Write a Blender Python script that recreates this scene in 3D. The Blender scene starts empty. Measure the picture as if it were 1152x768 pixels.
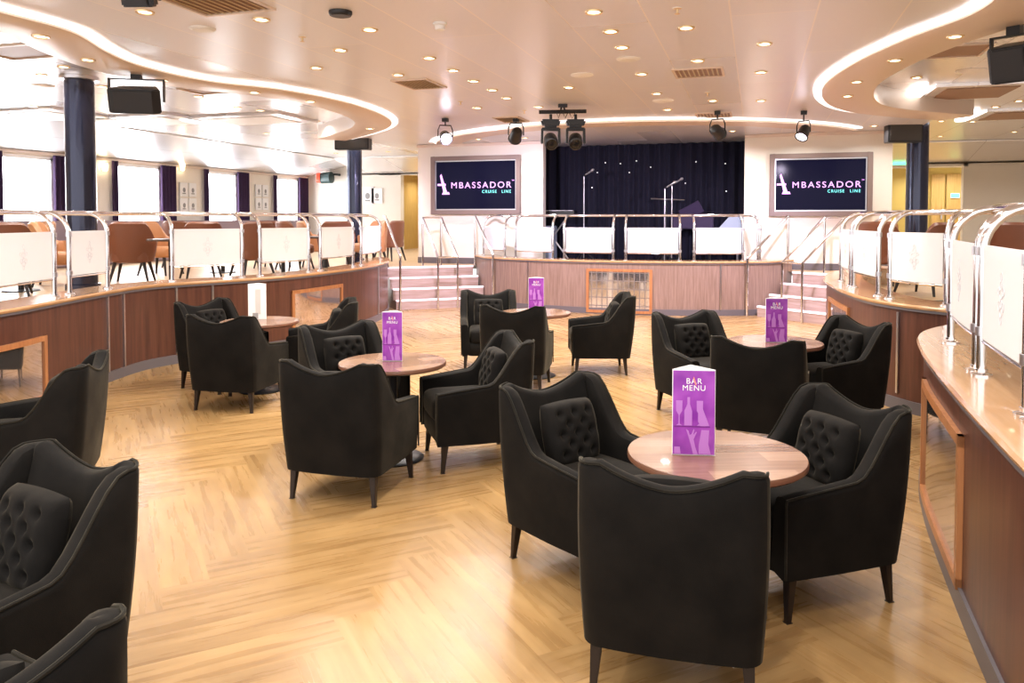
import bpy, bmesh, math, random
from mathutils import Vector, Matrix
random.seed(7)
S = bpy.context.scene
COL = S.collection
PI = math.pi
# ------------------------------------------------------------------ camera, world, exposure
YAW, PITCH, HC, FPX, CX, CY = math.radians(17.5), math.radians(2.0), 1.6, 870.0, 576.0, 276.4
cam_d = bpy.data.cameras.new('camera'); cam = bpy.data.objects.new('camera', cam_d); COL.objects.link(cam)
cam.location = (0, 0, HC); cam.rotation_euler = (PI/2 - PITCH, 0, YAW)
cam_d.lens = FPX/1152*36; cam_d.sensor_width = 36; cam_d.shift_y = -(384-CY)/1152; cam_d.clip_end = 200
S.camera = cam
w = bpy.data.worlds.new('world'); S.world = w; w.use_nodes = True
w.node_tree.nodes['Background'].inputs[0].default_value = (1.0, .96, .95, 1)
w.node_tree.nodes['Background'].inputs[1].default_value = 1.45
S.view_settings.view_transform = 'Standard'; S.view_settings.look = 'None'
S.view_settings.exposure = 0.84; S.view_settings.gamma = 1; S.view_settings.use_curve_mapping = False
S.cycles.use_denoising = True; S.cycles.sample_clamp_indirect = 4
S.cycles.caustics_reflective = False; S.cycles.caustics_refractive = False
LAMP_W = 10.0          # power of one downlight
WINDOW = 12.0           # brightness of the daylit blinds
ZC, ZS, ZD, ZL = 3.10, 3.30, 0.70, 0.90   # main ceiling, side ceiling, deck, ledge top

def area(name, loc, size, power, col, rot=(0, 0, 0), sy=None, spread=PI):
    d = bpy.data.lights.new(name, 'AREA'); d.shape = 'RECTANGLE' if sy else 'DISK'; d.size = size
    if sy: d.size_y = sy
    d.energy = power; d.color = col; d.spread = spread
    o = bpy.data.objects.new(name, d); COL.objects.link(o); o.location = loc; o.rotation_euler = rot
    return o

# ------------------------------------------------------------------ pixel -> point helpers
def ray(px, py):
    r = (px-CX)/FPX; d = (py-CY)/FPX
    f = math.cos(PITCH)-d*math.sin(PITCH); u = -math.sin(PITCH)-d*math.cos(PITCH)
    return Vector((r*math.cos(YAW)-f*math.sin(YAW), r*math.sin(YAW)+f*math.cos(YAW), u))
def onz(px, py, z):
    a = ray(px, py); t = (z-HC)/a.z; return Vector((a.x*t, a.y*t, z))
def ony(px, py, Y):
    a = ray(px, py); t = Y/a.y; return Vector((a.x*t, Y, HC+a.z*t))
def onx(px, py, X):
    a = ray(px, py); t = X/a.x; return Vector((X, a.y*t, HC+a.z*t))
def atf(px, py, f):
    a = ray(px, py); g = -a.x*math.sin(YAW)+a.y*math.cos(YAW); t = f/g
    return Vector((a.x*t, a.y*t, HC+a.z*t))

# ------------------------------------------------------------------ materials
def mat(name, col=(.8, .8, .8), rough=.5, metal=0, spec=.5, emit=None, es=0, sheen=0, sheen_tint=(1, 1, 1), coat=0, trans=0, alpha=1, ior=1.45):
    m = bpy.data.materials.new(name); m.use_nodes = True
    b = m.node_tree.nodes['Principled BSDF']; I = b.inputs
    I['Base Color'].default_value = (*col, 1); I['Roughness'].default_value = rough
    I['Metallic'].default_value = metal; I['Specular IOR Level'].default_value = spec
    I['Sheen Weight'].default_value = sheen; I['Sheen Tint'].default_value = (*sheen_tint, 1); I['Sheen Roughness'].default_value = .35
    I['Coat Weight'].default_value = coat; I['Transmission Weight'].default_value = trans; I['IOR'].default_value = ior
    if emit: I['Emission Color'].default_value = (*emit, 1); I['Emission Strength'].default_value = es
    m.diffuse_color = (*col, 1)
    return m
class NT:
    def __init__(s, m): s.t = m.node_tree; s.b = s.t.nodes['Principled BSDF']
    def n(s, ty, **k):
        x = s.t.nodes.new(ty)
        for a, v in k.items(): setattr(x, a, v)
        return x
    def l(s, a, b): s.t.links.new(a, b)
    def coord(s, out='Object', scale=(1, 1, 1), rot=(0, 0, 0)):
        c = s.n('ShaderNodeTexCoord'); m = s.n('ShaderNodeMapping')
        m.inputs['Scale'].default_value = scale; m.inputs['Rotation'].default_value = rot
        s.l(c.outputs[out], m.inputs[0]); return m.outputs[0]
    def noise(s, vec, scale=5, detail=4, rough=.5):
        x = s.n('ShaderNodeTexNoise'); x.inputs['Scale'].default_value = scale; x.inputs['Detail'].default_value = detail
        x.inputs['Roughness'].default_value = rough; s.l(vec, x.inputs['Vector']); return x.outputs['Fac']
    def ramp(s, fac, stops):
        x = s.n('ShaderNodeValToRGB'); e = x.color_ramp.elements
        while len(e) < len(stops): e.new(.5)
        for k, (p, c) in enumerate(stops): e[k].position = p; e[k].color = (*c, 1) if len(c) == 3 else c
        s.l(fac, x.inputs[0]); return x.outputs['Color']
    def bump(s, h, strength=.2, dist=.01):
        x = s.n('ShaderNodeBump'); x.inputs['Strength'].default_value = strength; x.inputs['Distance'].default_value = dist
        s.l(h, x.inputs['Height']); s.l(x.outputs[0], s.b.inputs['Normal'])
    def math(s, op, a, b=None, c=None):
        x = s.n('ShaderNodeMath', operation=op)
        for k, v in enumerate((a, b, c)):
            if v is None: continue
            if isinstance(v, (int, float)): x.inputs[k].default_value = v
            else: s.l(v, x.inputs[k])
        return x.outputs[0]
    def mix(s, fac, a, b, bt='MIX'):
        x = s.n('ShaderNodeMix', data_type='RGBA', blend_type=bt)
        for k, v in ((0, fac), (6, a), (7, b)):
            if isinstance(v, (int, float)): x.inputs[k].default_value = v
            elif isinstance(v, tuple): x.inputs[k].default_value = (*v, 1)
            else: s.l(v, x.inputs[k])
        return x.outputs[2]

def wood(name, c1, c2, rough=.35, axis='z', scale=1.0, coat=0, out='Object'):
    m = mat(name, c1, rough, coat=coat); T = NT(m)
    sc = {'z': (14, 14, .9), 'x': (.9, 14, 14), 'y': (14, .9, 14)}[axis]
    v = T.coord(out, tuple(k*scale for k in sc))
    f = T.noise(v, 2.2, 6, .6)
    c = T.ramp(f, [(.30, c2), (.52, tuple((a+b)/2 for a, b in zip(c1, c2))), (.72, c1)])
    T.l(c, T.b.inputs['Base Color']); T.bump(f, .06, .004)
    return m

def floor_mat():
    m = mat('oak herringbone', (.6, .4, .2), .30, spec=.5); T = NT(m)
    uv = T.n('ShaderNodeUVMap', uv_map='grain'); mp = T.n('ShaderNodeMapping'); T.l(uv.outputs[0], mp.inputs[0])
    mp.inputs['Scale'].default_value = (1.1, 15, 1)
    f = T.noise(mp.outputs[0], 1.3, 5, .55)
    mp2 = T.n('ShaderNodeMapping'); T.l(uv.outputs[0], mp2.inputs[0]); mp2.inputs['Scale'].default_value = (2.4, 6, 1)
    g = T.noise(mp2.outputs[0], 1.0, 3)
    wv = T.math('ADD', T.math('MULTIPLY', f, .65), T.math('MULTIPLY', g, .35))
    c = T.ramp(wv, [(.30, (.255, .140, .052)), (.45, (.36, .215, .083)), (.58, (.44, .275, .115)), (.78, (.50, .34, .165))])
    at = T.n('ShaderNodeAttribute', attribute_name='tone')
    c = T.mix(1.0, c, T.ramp(at.outputs['Fac'], [(0, (.80, .77, .74)), (1, (1.04, 1.02, 1.0))]), 'MULTIPLY')
    T.l(c, T.b.inputs['Base Color'])
    T.l(T.math('MULTIPLY_ADD', f, .12, .22), T.b.inputs['Roughness'])
    T.bump(f, .05, .002)
    return m

def velvet(name, c, tint):
    m = mat(name, c, .85, spec=.2, sheen=.75, sheen_tint=tint); T = NT(m)
    v = T.coord('Object'); f = T.noise(v, 5, 4, .6)
    T.l(T.ramp(f, [(.35, tuple(k*.6 for k in c)), (.7, tuple(k*1.7 for k in c))]), T.b.inputs['Base Color'])
    T.l(T.ramp(f, [(.35, tuple(k*.45 for k in tint)), (.7, tint)]), T.b.inputs['Sheen Tint'])
    g = T.noise(v, 350, 2); T.bump(g, .25, .002)
    return m

def ceil_mat(name, c, metal, rough, sx, sy, ox, seam):
    m = mat(name, c, rough, metal); T = NT(m)
    v = T.coord('Object'); sp = T.n('ShaderNodeSeparateXYZ'); T.l(v, sp.inputs[0])
    fx = T.math('FRACT', T.math('DIVIDE', T.math('ADD', sp.outputs[0], ox+60), sx))
    row = T.math('FLOOR', T.math('DIVIDE', T.math('ADD', sp.outputs[0], ox+60), sx))
    yy = T.math('ADD', T.math('DIVIDE', T.math('ADD', sp.outputs[1], 60), sy), T.math('MULTIPLY', row, .5))
    fy = T.math('FRACT', yy)
    a = T.math('LESS_THAN', fx, .012/sx); b = T.math('LESS_THAN', fy, .010/sy)
    k = T.math('MAXIMUM', a, b)
    cell = T.n('ShaderNodeTexWhiteNoise', noise_dimensions='2D'); cb = T.n('ShaderNodeCombineXYZ')
    T.l(row, cb.inputs[0]); T.l(T.math('FLOOR', yy), cb.inputs[1]); T.l(cb.outputs[0], cell.inputs['Vector'])
    base = T.mix(T.math('MULTIPLY', cell.outputs['Value'], .5), c, tuple(x*.93 for x in c))
    T.l(T.mix(k, base, seam), T.b.inputs['Base Color'])
    T.l(T.math('MULTIPLY_ADD', cell.outputs['Value'], .08, rough), T.b.inputs['Roughness'])
    return m

M = {}
M['floor'] = floor_mat()
M['deckfloor'] = wood('deck oak', (.62, .45, .28), (.45, .30, .17), .35, 'x')
M['fascia'] = wood('dark walnut veneer', (.135, .050, .030), (.062, .022, .014), .36, 'z', .6, coat=.08)
M['fascia_haze'] = wood('walnut veneer with painted haze', (.33, .225, .18), (.20, .13, .10), .35, 'z', 1.2)  # same walnut, painted paler to carry the haze and exposure at the stage
M['ledge'] = wood('light oak ledge', (.66, .40, .21), (.46, .25, .11), .22, 'y', .5, coat=.5)
M['oakframe'] = wood('orange oak frame', (.50, .22, .085), (.34, .13, .05), .35, 'z')
M['skirt'] = mat('grey skirting', (.13, .115, .12), .45)
M['velvet'] = velvet('black velvet', (.0048, .0040, .0032), (.17, .145, .10))
M['piping'] = velvet('velvet piping', (.012, .010, .007), (.42, .38, .27))
M['legwood'] = mat('espresso wood', (.016, .010, .008), .35)
M['black'] = mat('black metal', (.012, .012, .014), .4)
M['blackshiny'] = mat('black gloss', (.01, .01, .012), .15)
M['chrome'] = mat('chrome', (.82, .82, .85), .10, 1)
M['steel'] = mat('brushed steel', (.62, .62, .66), .28, 1)
M['cream'] = mat('cream wall', (.83, .78, .70), .6)
M['white'] = mat('white paint', (.86, .86, .86), .5)
M['ceil'] = ceil_mat('pink white ceiling panels', (.83, .825, .885), .12, .26, .6, 3.0, .2, (.93, .88, .86))
M['ceils'] = ceil_mat('polished side ceiling panels', (.90, .88, .89), .6, .24, 1.2, 2.4, .1, (.55, .50, .50))
M['band'] = mat('cream curved band', (.74, .62, .53), .4)
M['cove'] = mat('cove light', (1, 1, 1), .5, emit=(1, .96, .94), es=.9)
M['lens'] = mat('warm lamp lens', (1, 1, 1), .5, emit=(1, .86, .62), es=7)
M['brass'] = mat('gold trim ring', (.80, .60, .35), .3, .6)
M['navy'] = mat('navy column enamel', (.028, .032, .060), .2, .6, coat=.3)
M['curtain'] = mat('navy stage curtain', (.0045, .0045, .016), .9, sheen=.15, sheen_tint=(.25, .2, .5))
M['purple'] = mat('purple drape', (.030, .011, .045), .85, sheen=.12, sheen_tint=(.5, .3, .6))
M['tvframe'] = mat('taupe screen surround', (.20, .145, .13), .45)
M['screen'] = mat('screen glass', (.004, .004, .010), .12, spec=.06, emit=(.0015, .0015, .010), es=1)
M['logo'] = mat('lit violet letters', (.1, .1, .1), .5, emit=(.80, .30, .92), es=1.5)
M['logo2'] = mat('lit turquoise letters', (.1, .1, .1), .5, emit=(.15, .85, .85), es=1.3)
M['blind'] = mat('daylit blind', (.9, .9, .9), .6, emit=(.93, .96, 1.0), es=WINDOW)
M['leather'] = mat('brown leather', (.19, .068, .034), .42)
M['tan'] = mat('tan leather', (.48, .22, .095), .42)
M['taupe'] = mat('mauve upholstery', (.30, .23, .26), .7)
M['yellow'] = mat('ochre corridor wall', (.62, .47, .13), .5)
M['doorgold'] = wood('golden door veneer', (.60, .40, .14), (.45, .28, .08), .35, 'z')
M['dkbrown'] = mat('brown ceiling recess', (.30, .175, .11), .5)
M['green'] = mat('lit green sign', (0, .3, .1), .5, emit=(.10, .85, .35), es=2.5)
M['red'] = mat('red lens', (.7, .04, .02), .3, emit=(.9, .1, .04), es=.5)
M['paper'] = mat('white card', (.85, .85, .84), .6)
M['ink'] = mat('grey print', (.30, .30, .30), .6)
M['menu2'] = mat('pale violet print', (.46, .18, .56), .4)
M['menu3'] = mat('dark violet print', (.17, .02, .22), .4)
M['coral'] = mat('coral print', (.85, .25, .18), .4)
M['nosing'] = mat('white stair nosing', (.9, .86, .9), .35, emit=(1, .85, 1), es=.5)
M['riser'] = wood('stair wood', (.52, .40, .36), (.36, .25, .20), .35, 'x')
M['purpgear'] = mat('violet instrument', (.02, .008, .045), .5)
M['greygear'] = mat('blue grey cabinet', (.30, .36, .46), .5)
M['grille'] = mat('vent slats', (.62, .50, .30), .4, .3)
M['dark'] = mat('dark opening', (.02, .016, .012), .8)

m = mat('purple menu print', (.30, .04, .40), .25, spec=.5, coat=.3); T = NT(m)
f = T.noise(T.coord('Object'), 9, 2); T.l(T.ramp(f, [(.35, (.22, .03, .32)), (.7, (.40, .09, .50))]), T.b.inputs['Base Color']); M['menu'] = m

m = bpy.data.materials.new('frosted white glass'); m.use_nodes = True; t = m.node_tree
for x in list(t.nodes): t.nodes.remove(x)
o_ = t.nodes.new('ShaderNodeOutputMaterial'); d_ = t.nodes.new('ShaderNodeBsdfDiffuse'); r_ = t.nodes.new('ShaderNodeBsdfTranslucent'); g_ = t.nodes.new('ShaderNodeBsdfGlossy')
d_.inputs[0].default_value = (.99, .99, 1, 1); r_.inputs[0].default_value = (.97, .97, 1, 1); g_.inputs[0].default_value = (1, 1, 1, 1); g_.inputs[1].default_value = .15
a_ = t.nodes.new('ShaderNodeMixShader'); a_.inputs[0].default_value = .35; t.links.new(d_.outputs[0], a_.inputs[1]); t.links.new(r_.outputs[0], a_.inputs[2])
b_ = t.nodes.new('ShaderNodeMixShader'); b_.inputs[0].default_value = .07; t.links.new(a_.outputs[0], b_.inputs[1]); t.links.new(g_.outputs[0], b_.inputs[2])
t.links.new(b_.outputs[0], o_.inputs[0]); M['frost'] = m

m = mat('mirrored panel glass', (.62, .58, .56), .08, .92); T = NT(m)
br = T.n('ShaderNodeTexBrick'); br.offset = 0; T.l(T.coord('UV', (1, 1, 1)), br.inputs['Vector'])
br.inputs['Scale'].default_value = 1; br.inputs['Brick Width'].default_value = .09; br.inputs['Row Height'].default_value = .14; br.inputs['Mortar Size'].default_value = .008
T.l(T.mix(br.outputs['Fac'], (.70, .66, .65), (.30, .26, .25)), T.b.inputs['Base Color'])
T.l(T.math('MULTIPLY_ADD', br.outputs['Fac'], .4, .07), T.b.inputs['Roughness']); M['mirror'] = m

m = mat('table walnut planks', (.30, .16, .09), .25, coat=.25); T = NT(m)
v = T.coord('Object'); sp = T.n('ShaderNodeSeparateXYZ'); T.l(v, sp.inputs[0])
row = T.math('FLOOR', T.math('MULTIPLY', sp.outputs[1], 9)); wn = T.n('ShaderNodeTexWhiteNoise', noise_dimensions='1D'); T.l(row, wn.inputs['W'])
off = T.math('MULTIPLY', wn.outputs['Value'], 3.0)
seg = T.math('FLOOR', T.math('MULTIPLY', T.math('ADD', sp.outputs[0], off), 3)); cb = T.n('ShaderNodeCombineXYZ'); T.l(row, cb.inputs[0]); T.l(seg, cb.inputs[1])
w2 = T.n('ShaderNodeTexWhiteNoise', noise_dimensions='2D'); T.l(cb.outputs[0], w2.inputs['Vector'])
fn = T.noise(T.coord('Object', (2.2, 26, 2)), 2, 5)
c = T.ramp(T.math('ADD', T.math('MULTIPLY', w2.outputs['Value'], .5), T.math('MULTIPLY', fn, .5)), [(.2, (.15, .070, .038)), (.5, (.25, .135, .080)), (.85, (.36, .22, .14))])
T.l(c, T.b.inputs['Base Color']); M['tabletop'] = m

# ------------------------------------------------------------------ mesh helpers
def link(name, me, m=None, parent=None, smooth=False):
    o = bpy.data.objects.new(name, me); COL.objects.link(o)
    if m is not None: me.materials.append(M[m] if isinstance(m, str) else m)
    if parent: o.parent = parent
    if smooth:
        for p in me.polygons: p.use_smooth = True
    return o
def pyd(name, v, f, m=None, parent=None, smooth=False, fix=True):
    me = bpy.data.meshes.new(name); me.from_pydata([tuple(x) for x in v], [], f); me.update()
    if fix:
        bm = bmesh.new(); bm.from_mesh(me); bmesh.ops.recalc_face_normals(bm, faces=bm.faces); bm.to_mesh(me); bm.free()
    return link(name, me, m, parent, smooth)
class MB:
    """collects shapes, builds one mesh"""
    def __init__(s): s.v = []; s.f = []
    def add(s, v, f):
        k = len(s.v); s.v += [Vector(x) for x in v]; s.f += [tuple(i+k for i in q) for q in f]; return s
    def box(s, c, d, rot=0, rx=0, ry=0):
        R = Matrix.Rotation(rot, 3, 'Z') @ Matrix.Rotation(ry, 3, 'Y') @ Matrix.Rotation(rx, 3, 'X'); c = Vector(c)
        v = [c + R @ Vector((sx*d[0]/2, sy*d[1]/2, sz*d[2]/2)) for sx in (-1, 1) for sy in (-1, 1) for sz in (-1, 1)]
        return s.add(v, [(0, 1, 3, 2), (4, 6, 7, 5), (0, 4, 5, 1), (2, 3, 7, 6), (0, 2, 6, 4), (1, 5, 7, 3)])
    def tube(s, pts, r, n=10, closed=False, caps=True):
        pts = [Vector(p) for p in pts]; N = len(pts); rings = []; up = None
        for i, p in enumerate(pts):
            a = pts[(i-1) % N] if (closed or i > 0) else p; b = pts[(i+1) % N] if (closed or i < N-1) else p
            t_ = (b-a).normalized()
            if up is None:
                up = t_.orthogonal().normalized()
            up = (up - t_*up.dot(t_)).normalized(); sd = t_.cross(up)
            rr = r[i] if isinstance(r, (list, tuple)) else r
            rings.append([p + (up*math.cos(2*PI*k/n)+sd*math.sin(2*PI*k/n))*rr for k in range(n)])
        v = [x for R in rings for x in R]; f = []
        for i in range(N if closed else N-1):
            j = (i+1) % N
            for k in range(n): f.append((i*n+k, i*n+(k+1) % n, j*n+(k+1) % n, j*n+k))
        if caps and not closed: f += [tuple(range(n-1, -1, -1)), tuple((N-1)*n+k for k in range(n))]
        return s.add(v, f)
    def lathe(s, prof, n=32, c=(0, 0, 0), axis=None):
        """prof: (r, z) from bottom up; r=0 ends become poles"""
        c = Vector(c); R = Vector((0, 0, 1)).rotation_difference(Vector(axis)).to_matrix() if axis else Matrix.Identity(3)
        v = []; idx = []
        for r, z in prof:
            if r < 1e-6: idx.append([len(v)]*n); v.append(c+R @ Vector((0, 0, z)))
            else:
                idx.append(list(range(len(v), len(v)+n)))
                v += [c+R @ Vector((r*math.cos(2*PI*k/n), r*math.sin(2*PI*k/n), z)) for k in range(n)]
        f = []
        for a, b in zip(idx, idx[1:]):
            for k in range(n):
                q = (a[k], a[(k+1) % n], b[(k+1) % n], b[k]); u = tuple(dict.fromkeys(q))
                if len(u) > 2: f.append(u)
        return s.add(v, f)
    def prism(s, poly, z0, z1):
        n = len(poly); v = [(x, y, z0) for x, y in poly]+[(x, y, z1) for x, y in poly]
        return s.add(v, [tuple(range(n-1, -1, -1)), tuple(range(n, 2*n))]+[(k, (k+1) % n, n+(k+1) % n, n+k) for k in range(n)])
    def ell(s, c, r, e1=1, e2=1, nu=24, nv=14, T=None):
        """super-ellipsoid; e<1 boxy"""
        c = Vector(c); v = []; f = []
        pw = lambda a, e: math.copysign(abs(a)**e, a)
        for i in range(nv+1):
            ph = -PI/2+PI*i/nv
            for k in range(nu):
                th = 2*PI*k/nu
                p = Vector((r[0]*pw(math.cos(ph), e1)*pw(math.cos(th), e2), r[1]*pw(math.cos(ph), e1)*pw(math.sin(th), e2), r[2]*pw(math.sin(ph), e1)))
                v.append(c+(T @ p if T else p))
        for i in range(nv):
            for k in range(nu): f.append((i*nu+k, i*nu+(k+1) % nu, (i+1)*nu+(k+1) % nu, (i+1)*nu+k))
        return s.add(v, f)
    def build(s, name, m, parent=None, smooth=False, bevel=0):
        me = bpy.data.meshes.new(name); me.from_pydata([tuple(x) for x in s.v], [], s.f); me.update()
        bm = bmesh.new(); bm.from_mesh(me); bmesh.ops.remove_doubles(bm, verts=bm.verts, dist=1e-5)
        if bevel: bmesh.ops.bevel(bm, geom=[e for e in bm.edges if len(e.link_faces) == 2 and e.calc_face_angle(0) > .6], offset=bevel, segments=2, affect='EDGES', clamp_overlap=True)
        bmesh.ops.recalc_face_normals(bm, faces=bm.faces)
        if smooth:
            for f in bm.faces: f.smooth = True
            for e in bm.edges:
                if len(e.link_faces) == 2 and e.calc_face_angle(0) > .7: e.smooth = False
        bm.to_mesh(me); bm.free()
        return link(name, me, m, parent)
def box(name, c, d, m, parent=None, rot=0, bevel=0): return MB().box(c, d, rot).build(name, m, parent, bevel=bevel)
def tag(o, label=None, cat=None, group=None, kind=None):
    if label: o['label'] = label
    if cat: o['category'] = cat
    if group: o['group'] = group
    if kind: o['kind'] = kind
    return o
def struct(o): o['kind'] = 'structure'; return o
def thing(name, label, cat, loc=(0, 0, 0), rz=0, group=None):
    o = bpy.data.objects.new(name, None); COL.objects.link(o); o.empty_display_size = .1
    o.location = loc; o.rotation_euler = (0, 0, rz); return tag(o, label, cat, group)
def copy_tree(o, loc=None, rz=None, label=None, group=None, parent=None):
    c = o.copy(); COL.objects.link(c)
    if parent: c.parent = parent
    if loc is not None: c.location = loc
    if rz is not None: c.rotation_euler = (0, 0, rz)
    if label: c['label'] = label
    if group: c['group'] = group
    for ch in list(o.children): copy_tree(ch, parent=c)
    return c
def text(name, s, size, m, parent, loc, rot=(PI/2, 0, 0), ext=.002, space=1.0, xs=1.0, shear=0, bold=0):
    cu = bpy.data.curves.new(name, 'FONT'); cu.body = s; cu.size = size; cu.extrude = ext; cu.space_character = space
    cu.align_x = 'CENTER'; cu.align_y = 'CENTER'; cu.shear = shear; cu.offset = bold
    t_ = bpy.data.objects.new(name, cu); COL.objects.link(t_)
    dg = bpy.context.evaluated_depsgraph_get(); me = bpy.data.meshes.new_from_object(t_.evaluated_get(dg)); bpy.data.objects.remove(t_)
    o = link(name, me, m, parent); me.materials.clear(); me.materials.append(M[m])
    o.location = loc; o.rotation_euler = rot; o.scale = (xs, 1, 1); return o

# ------------------------------------------------------------------ paths
def spline(P, n=8):
    P = [Vector(p) for p in P]; out = []
    for i in range(len(P)-1):
        a, b, c, d = P[max(i-1, 0)], P[i], P[i+1], P[min(i+2, len(P)-1)]
        for k in range(n):
            t_ = k/n
            out.append(.5*((2*b)+(c-a)*t_+(2*a-5*b+4*c-d)*t_*t_+(3*b-a-3*c+d)*t_**3))
    out.append(P[-1]); return out
def offset(P, d):
    """shift to the left of travel by d"""
    out = []
    for i, p in enumerate(P):
        t_ = (P[min(i+1, len(P)-1)]-P[max(i-1, 0)]).normalized(); out.append(p+Vector((-t_.y, t_.x))*d)
    return out
def strip(P0, z0, P1, z1, mb=None):
    mb = mb or MB(); n = len(P0)
    v = [(p.x, p.y, z0) for p in P0]+[(p.x, p.y, z1) for p in P1]
    return mb.add(v, [(k, k+1, n+k+1, n+k) for k in range(n-1)])
def loft_profile(P, prof, name, m, parent=None, smooth=True):
    """prof: closed list of (offset, z)"""
    rows = [offset(P, o_) for o_, _ in prof]; n = len(P); v = []; f = []; q = len(prof)
    for r_, (o_, z) in zip(rows, prof): v += [(p.x, p.y, z) for p in r_]
    for a in range(q):
        b = (a+1) % q
        for k in range(n-1): f.append((a*n+k, a*n+k+1, b*n+k+1, b*n+k))
    f += [tuple(a*n for a in range(q)), tuple(a*n+n-1 for a in range(q))]
    return MB().add(v, f).build(name, m, parent, smooth=smooth)
def hit_az(P, px, ylo=-99, yhi=99):
    a = ray(px, 260); best = None
    for i in range(len(P)-1):
        p, q = P[i], P[i+1]
        s0 = p.x*a.y-p.y*a.x; s1 = q.x*a.y-q.y*a.x
        if s0*s1 <= 0 and s0 != s1:
            t_ = s0/(s0-s1); x = p+(q-p)*t_
            if ylo <= x.y <= yhi: return i+t_, x
    az = math.atan2(a.x, a.y)   # tangent point when the line of sight just misses
    c_ = [(abs(math.atan2(p.x, p.y)-az), i) for i, p in enumerate(P) if ylo <= p.y <= yhi and i < len(P)-1]
    i = min(c_)[1]; print('near miss', px, i, round(P[i].x, 2), round(P[i].y, 2)); return float(i), P[i]
def idx_y(P, y):
    for i in range(len(P)-1):
        if P[i].y <= y <= P[i+1].y: return i+(y-P[i].y)/(P[i+1].y-P[i].y)
def sub(P, a, b):
    """piece of path between float indices"""
    def at(s): i = min(int(s), len(P)-2); return P[i]+(P[i+1]-P[i])*(s-i)
    return [at(a)]+[P[i] for i in range(int(a)+1, int(math.ceil(b))) if i-a > .15 and b-i > .15]+[at(b)]
def pt(P, s): i = min(int(s), len(P)-2); return P[i]+(P[i+1]-P[i])*(s-i)
def tn(P, s): i = min(int(s), len(P)-2); return (P[i+1]-P[i]).normalized()

# left edge travels away from the camera: left of travel = -X = onto the deck
LEFT = spline([(-5.6, -.5), (-5.6, 1.0), (-5.5, 2.5), (-5.47, 3.6), (-5.56, 4.5), (-5.82, 5.3), (-6.04, 6.0), (-6.16, 6.6), (-6.05, 7.1), (-5.76, 7.7), (-5.54, 8.4), (-5.48, 9.2), (-5.5, 10.0), (-5.62, 10.8), (-5.85, 11.6), (-6.12, 12.2), (-6.45, 12.75)])
# right edge travels away from the camera: right of travel = deck (negative offsets)
RIGHT = spline([(.85, -.5), (.78, 1.0), (.77, 2.2), (.79, 3.0), (.83, 3.8), (.89, 4.6), (1.0, 5.25), (1.25, 5.72), (1.58, 6.05), (1.66, 6.4), (1.50, 6.72), (1.2, 7.05), (.98, 7.5), (.86, 8.2), (.80, 9.0), (.80, 9.8), (.93, 10.7), (1.18, 11.5), (1.46, 12.1), (1.80, 12.65)])
AX = -2.30
SC = Vector((AX, 12.85+5.1)); 
STAGE = [SC+Vector((math.sin(a), -math.cos(a)))*5.1 for a in [math.radians(-29+58*k/40) for k in range(41)]]   # travels to +X; deck = left of travel
STAGE = [Vector((AX-2.9, 14.15))]+STAGE+[Vector((AX+2.9, 14.15))]
PFX = MB()

# ------------------------------------------------------------------ floor (herringbone planks)
def build_floor():
    L, W, n = 1.2, .2, 6; me_v = []; me_f = []; uvs = []; tones = []
    ca, sa = math.cos(PI/4), math.sin(PI/4)
    def q(x0, y0, x1, y1, horiz):
        k = len(me_v); c_ = [(x0, y0), (x1, y0), (x1, y1), (x0, y1)]
        P = [(x*ca-y*sa-2.3, x*sa+y*ca+6.5) for x, y in c_]
        mx = sum(p[0] for p in P)/4; my = sum(p[1] for p in P)/4
        if not (-8.2 < mx < 3.4 and -1.5 < my < 16): return
        me_v.extend((a, b, 0) for a, b in P); me_f.append((k, k+1, k+2, k+3))
        o1, o2 = random.random()*40, random.random()*40
        for x, y in c_: uvs.append((((x-x0) if horiz else (y-y0))+o1, ((y-y0) if horiz else (x-x0))+o2))
        tones.append(random.random())
    for j in range(-14, 15):
        for k in range(-70, 71):
            ox, oy = (k+n*j)*W, (k-n*j)*W
            q(ox, oy, ox+L, oy+W, True)
            q(ox+L, oy+W-L, ox+L+W, oy+W, False)
    me = bpy.data.meshes.new('floor'); me.from_pydata(me_v, [], me_f)
    uv = me.uv_layers.new(name='grain')
    for i, c_ in enumerate(uvs): uv.data[i].uv = c_
    at = me.attributes.new('tone', 'FLOAT', 'FACE')
    for i, c_ in enumerate(tones): at.data[i].value = c_
    bm = bmesh.new(); bm.from_mesh(me); bmesh.ops.recalc_face_normals(bm, faces=bm.faces)
    for f in bm.faces:
        if f.normal.z < 0: f.normal_flip()
    bm.to_mesh(me); bm.free()
    struct(link('floor', me, 'floor'))
    struct(box('floor_subfloor', (-2.4, 7.25, -.06), (12.5, 17.5, .10), 'deckfloor'))
build_floor()

# ------------------------------------------------------------------ stairs frames
A0 = Vector((-5.97, 12.27)); UL = Vector((math.cos(math.radians(38)), math.sin(math.radians(38)))); VL = Vector((-UL.y, UL.x))
SW, TR = 1.75, .30
def mir(p): return Vector((2*(AX-.03)-p.x, p.y))

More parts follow.
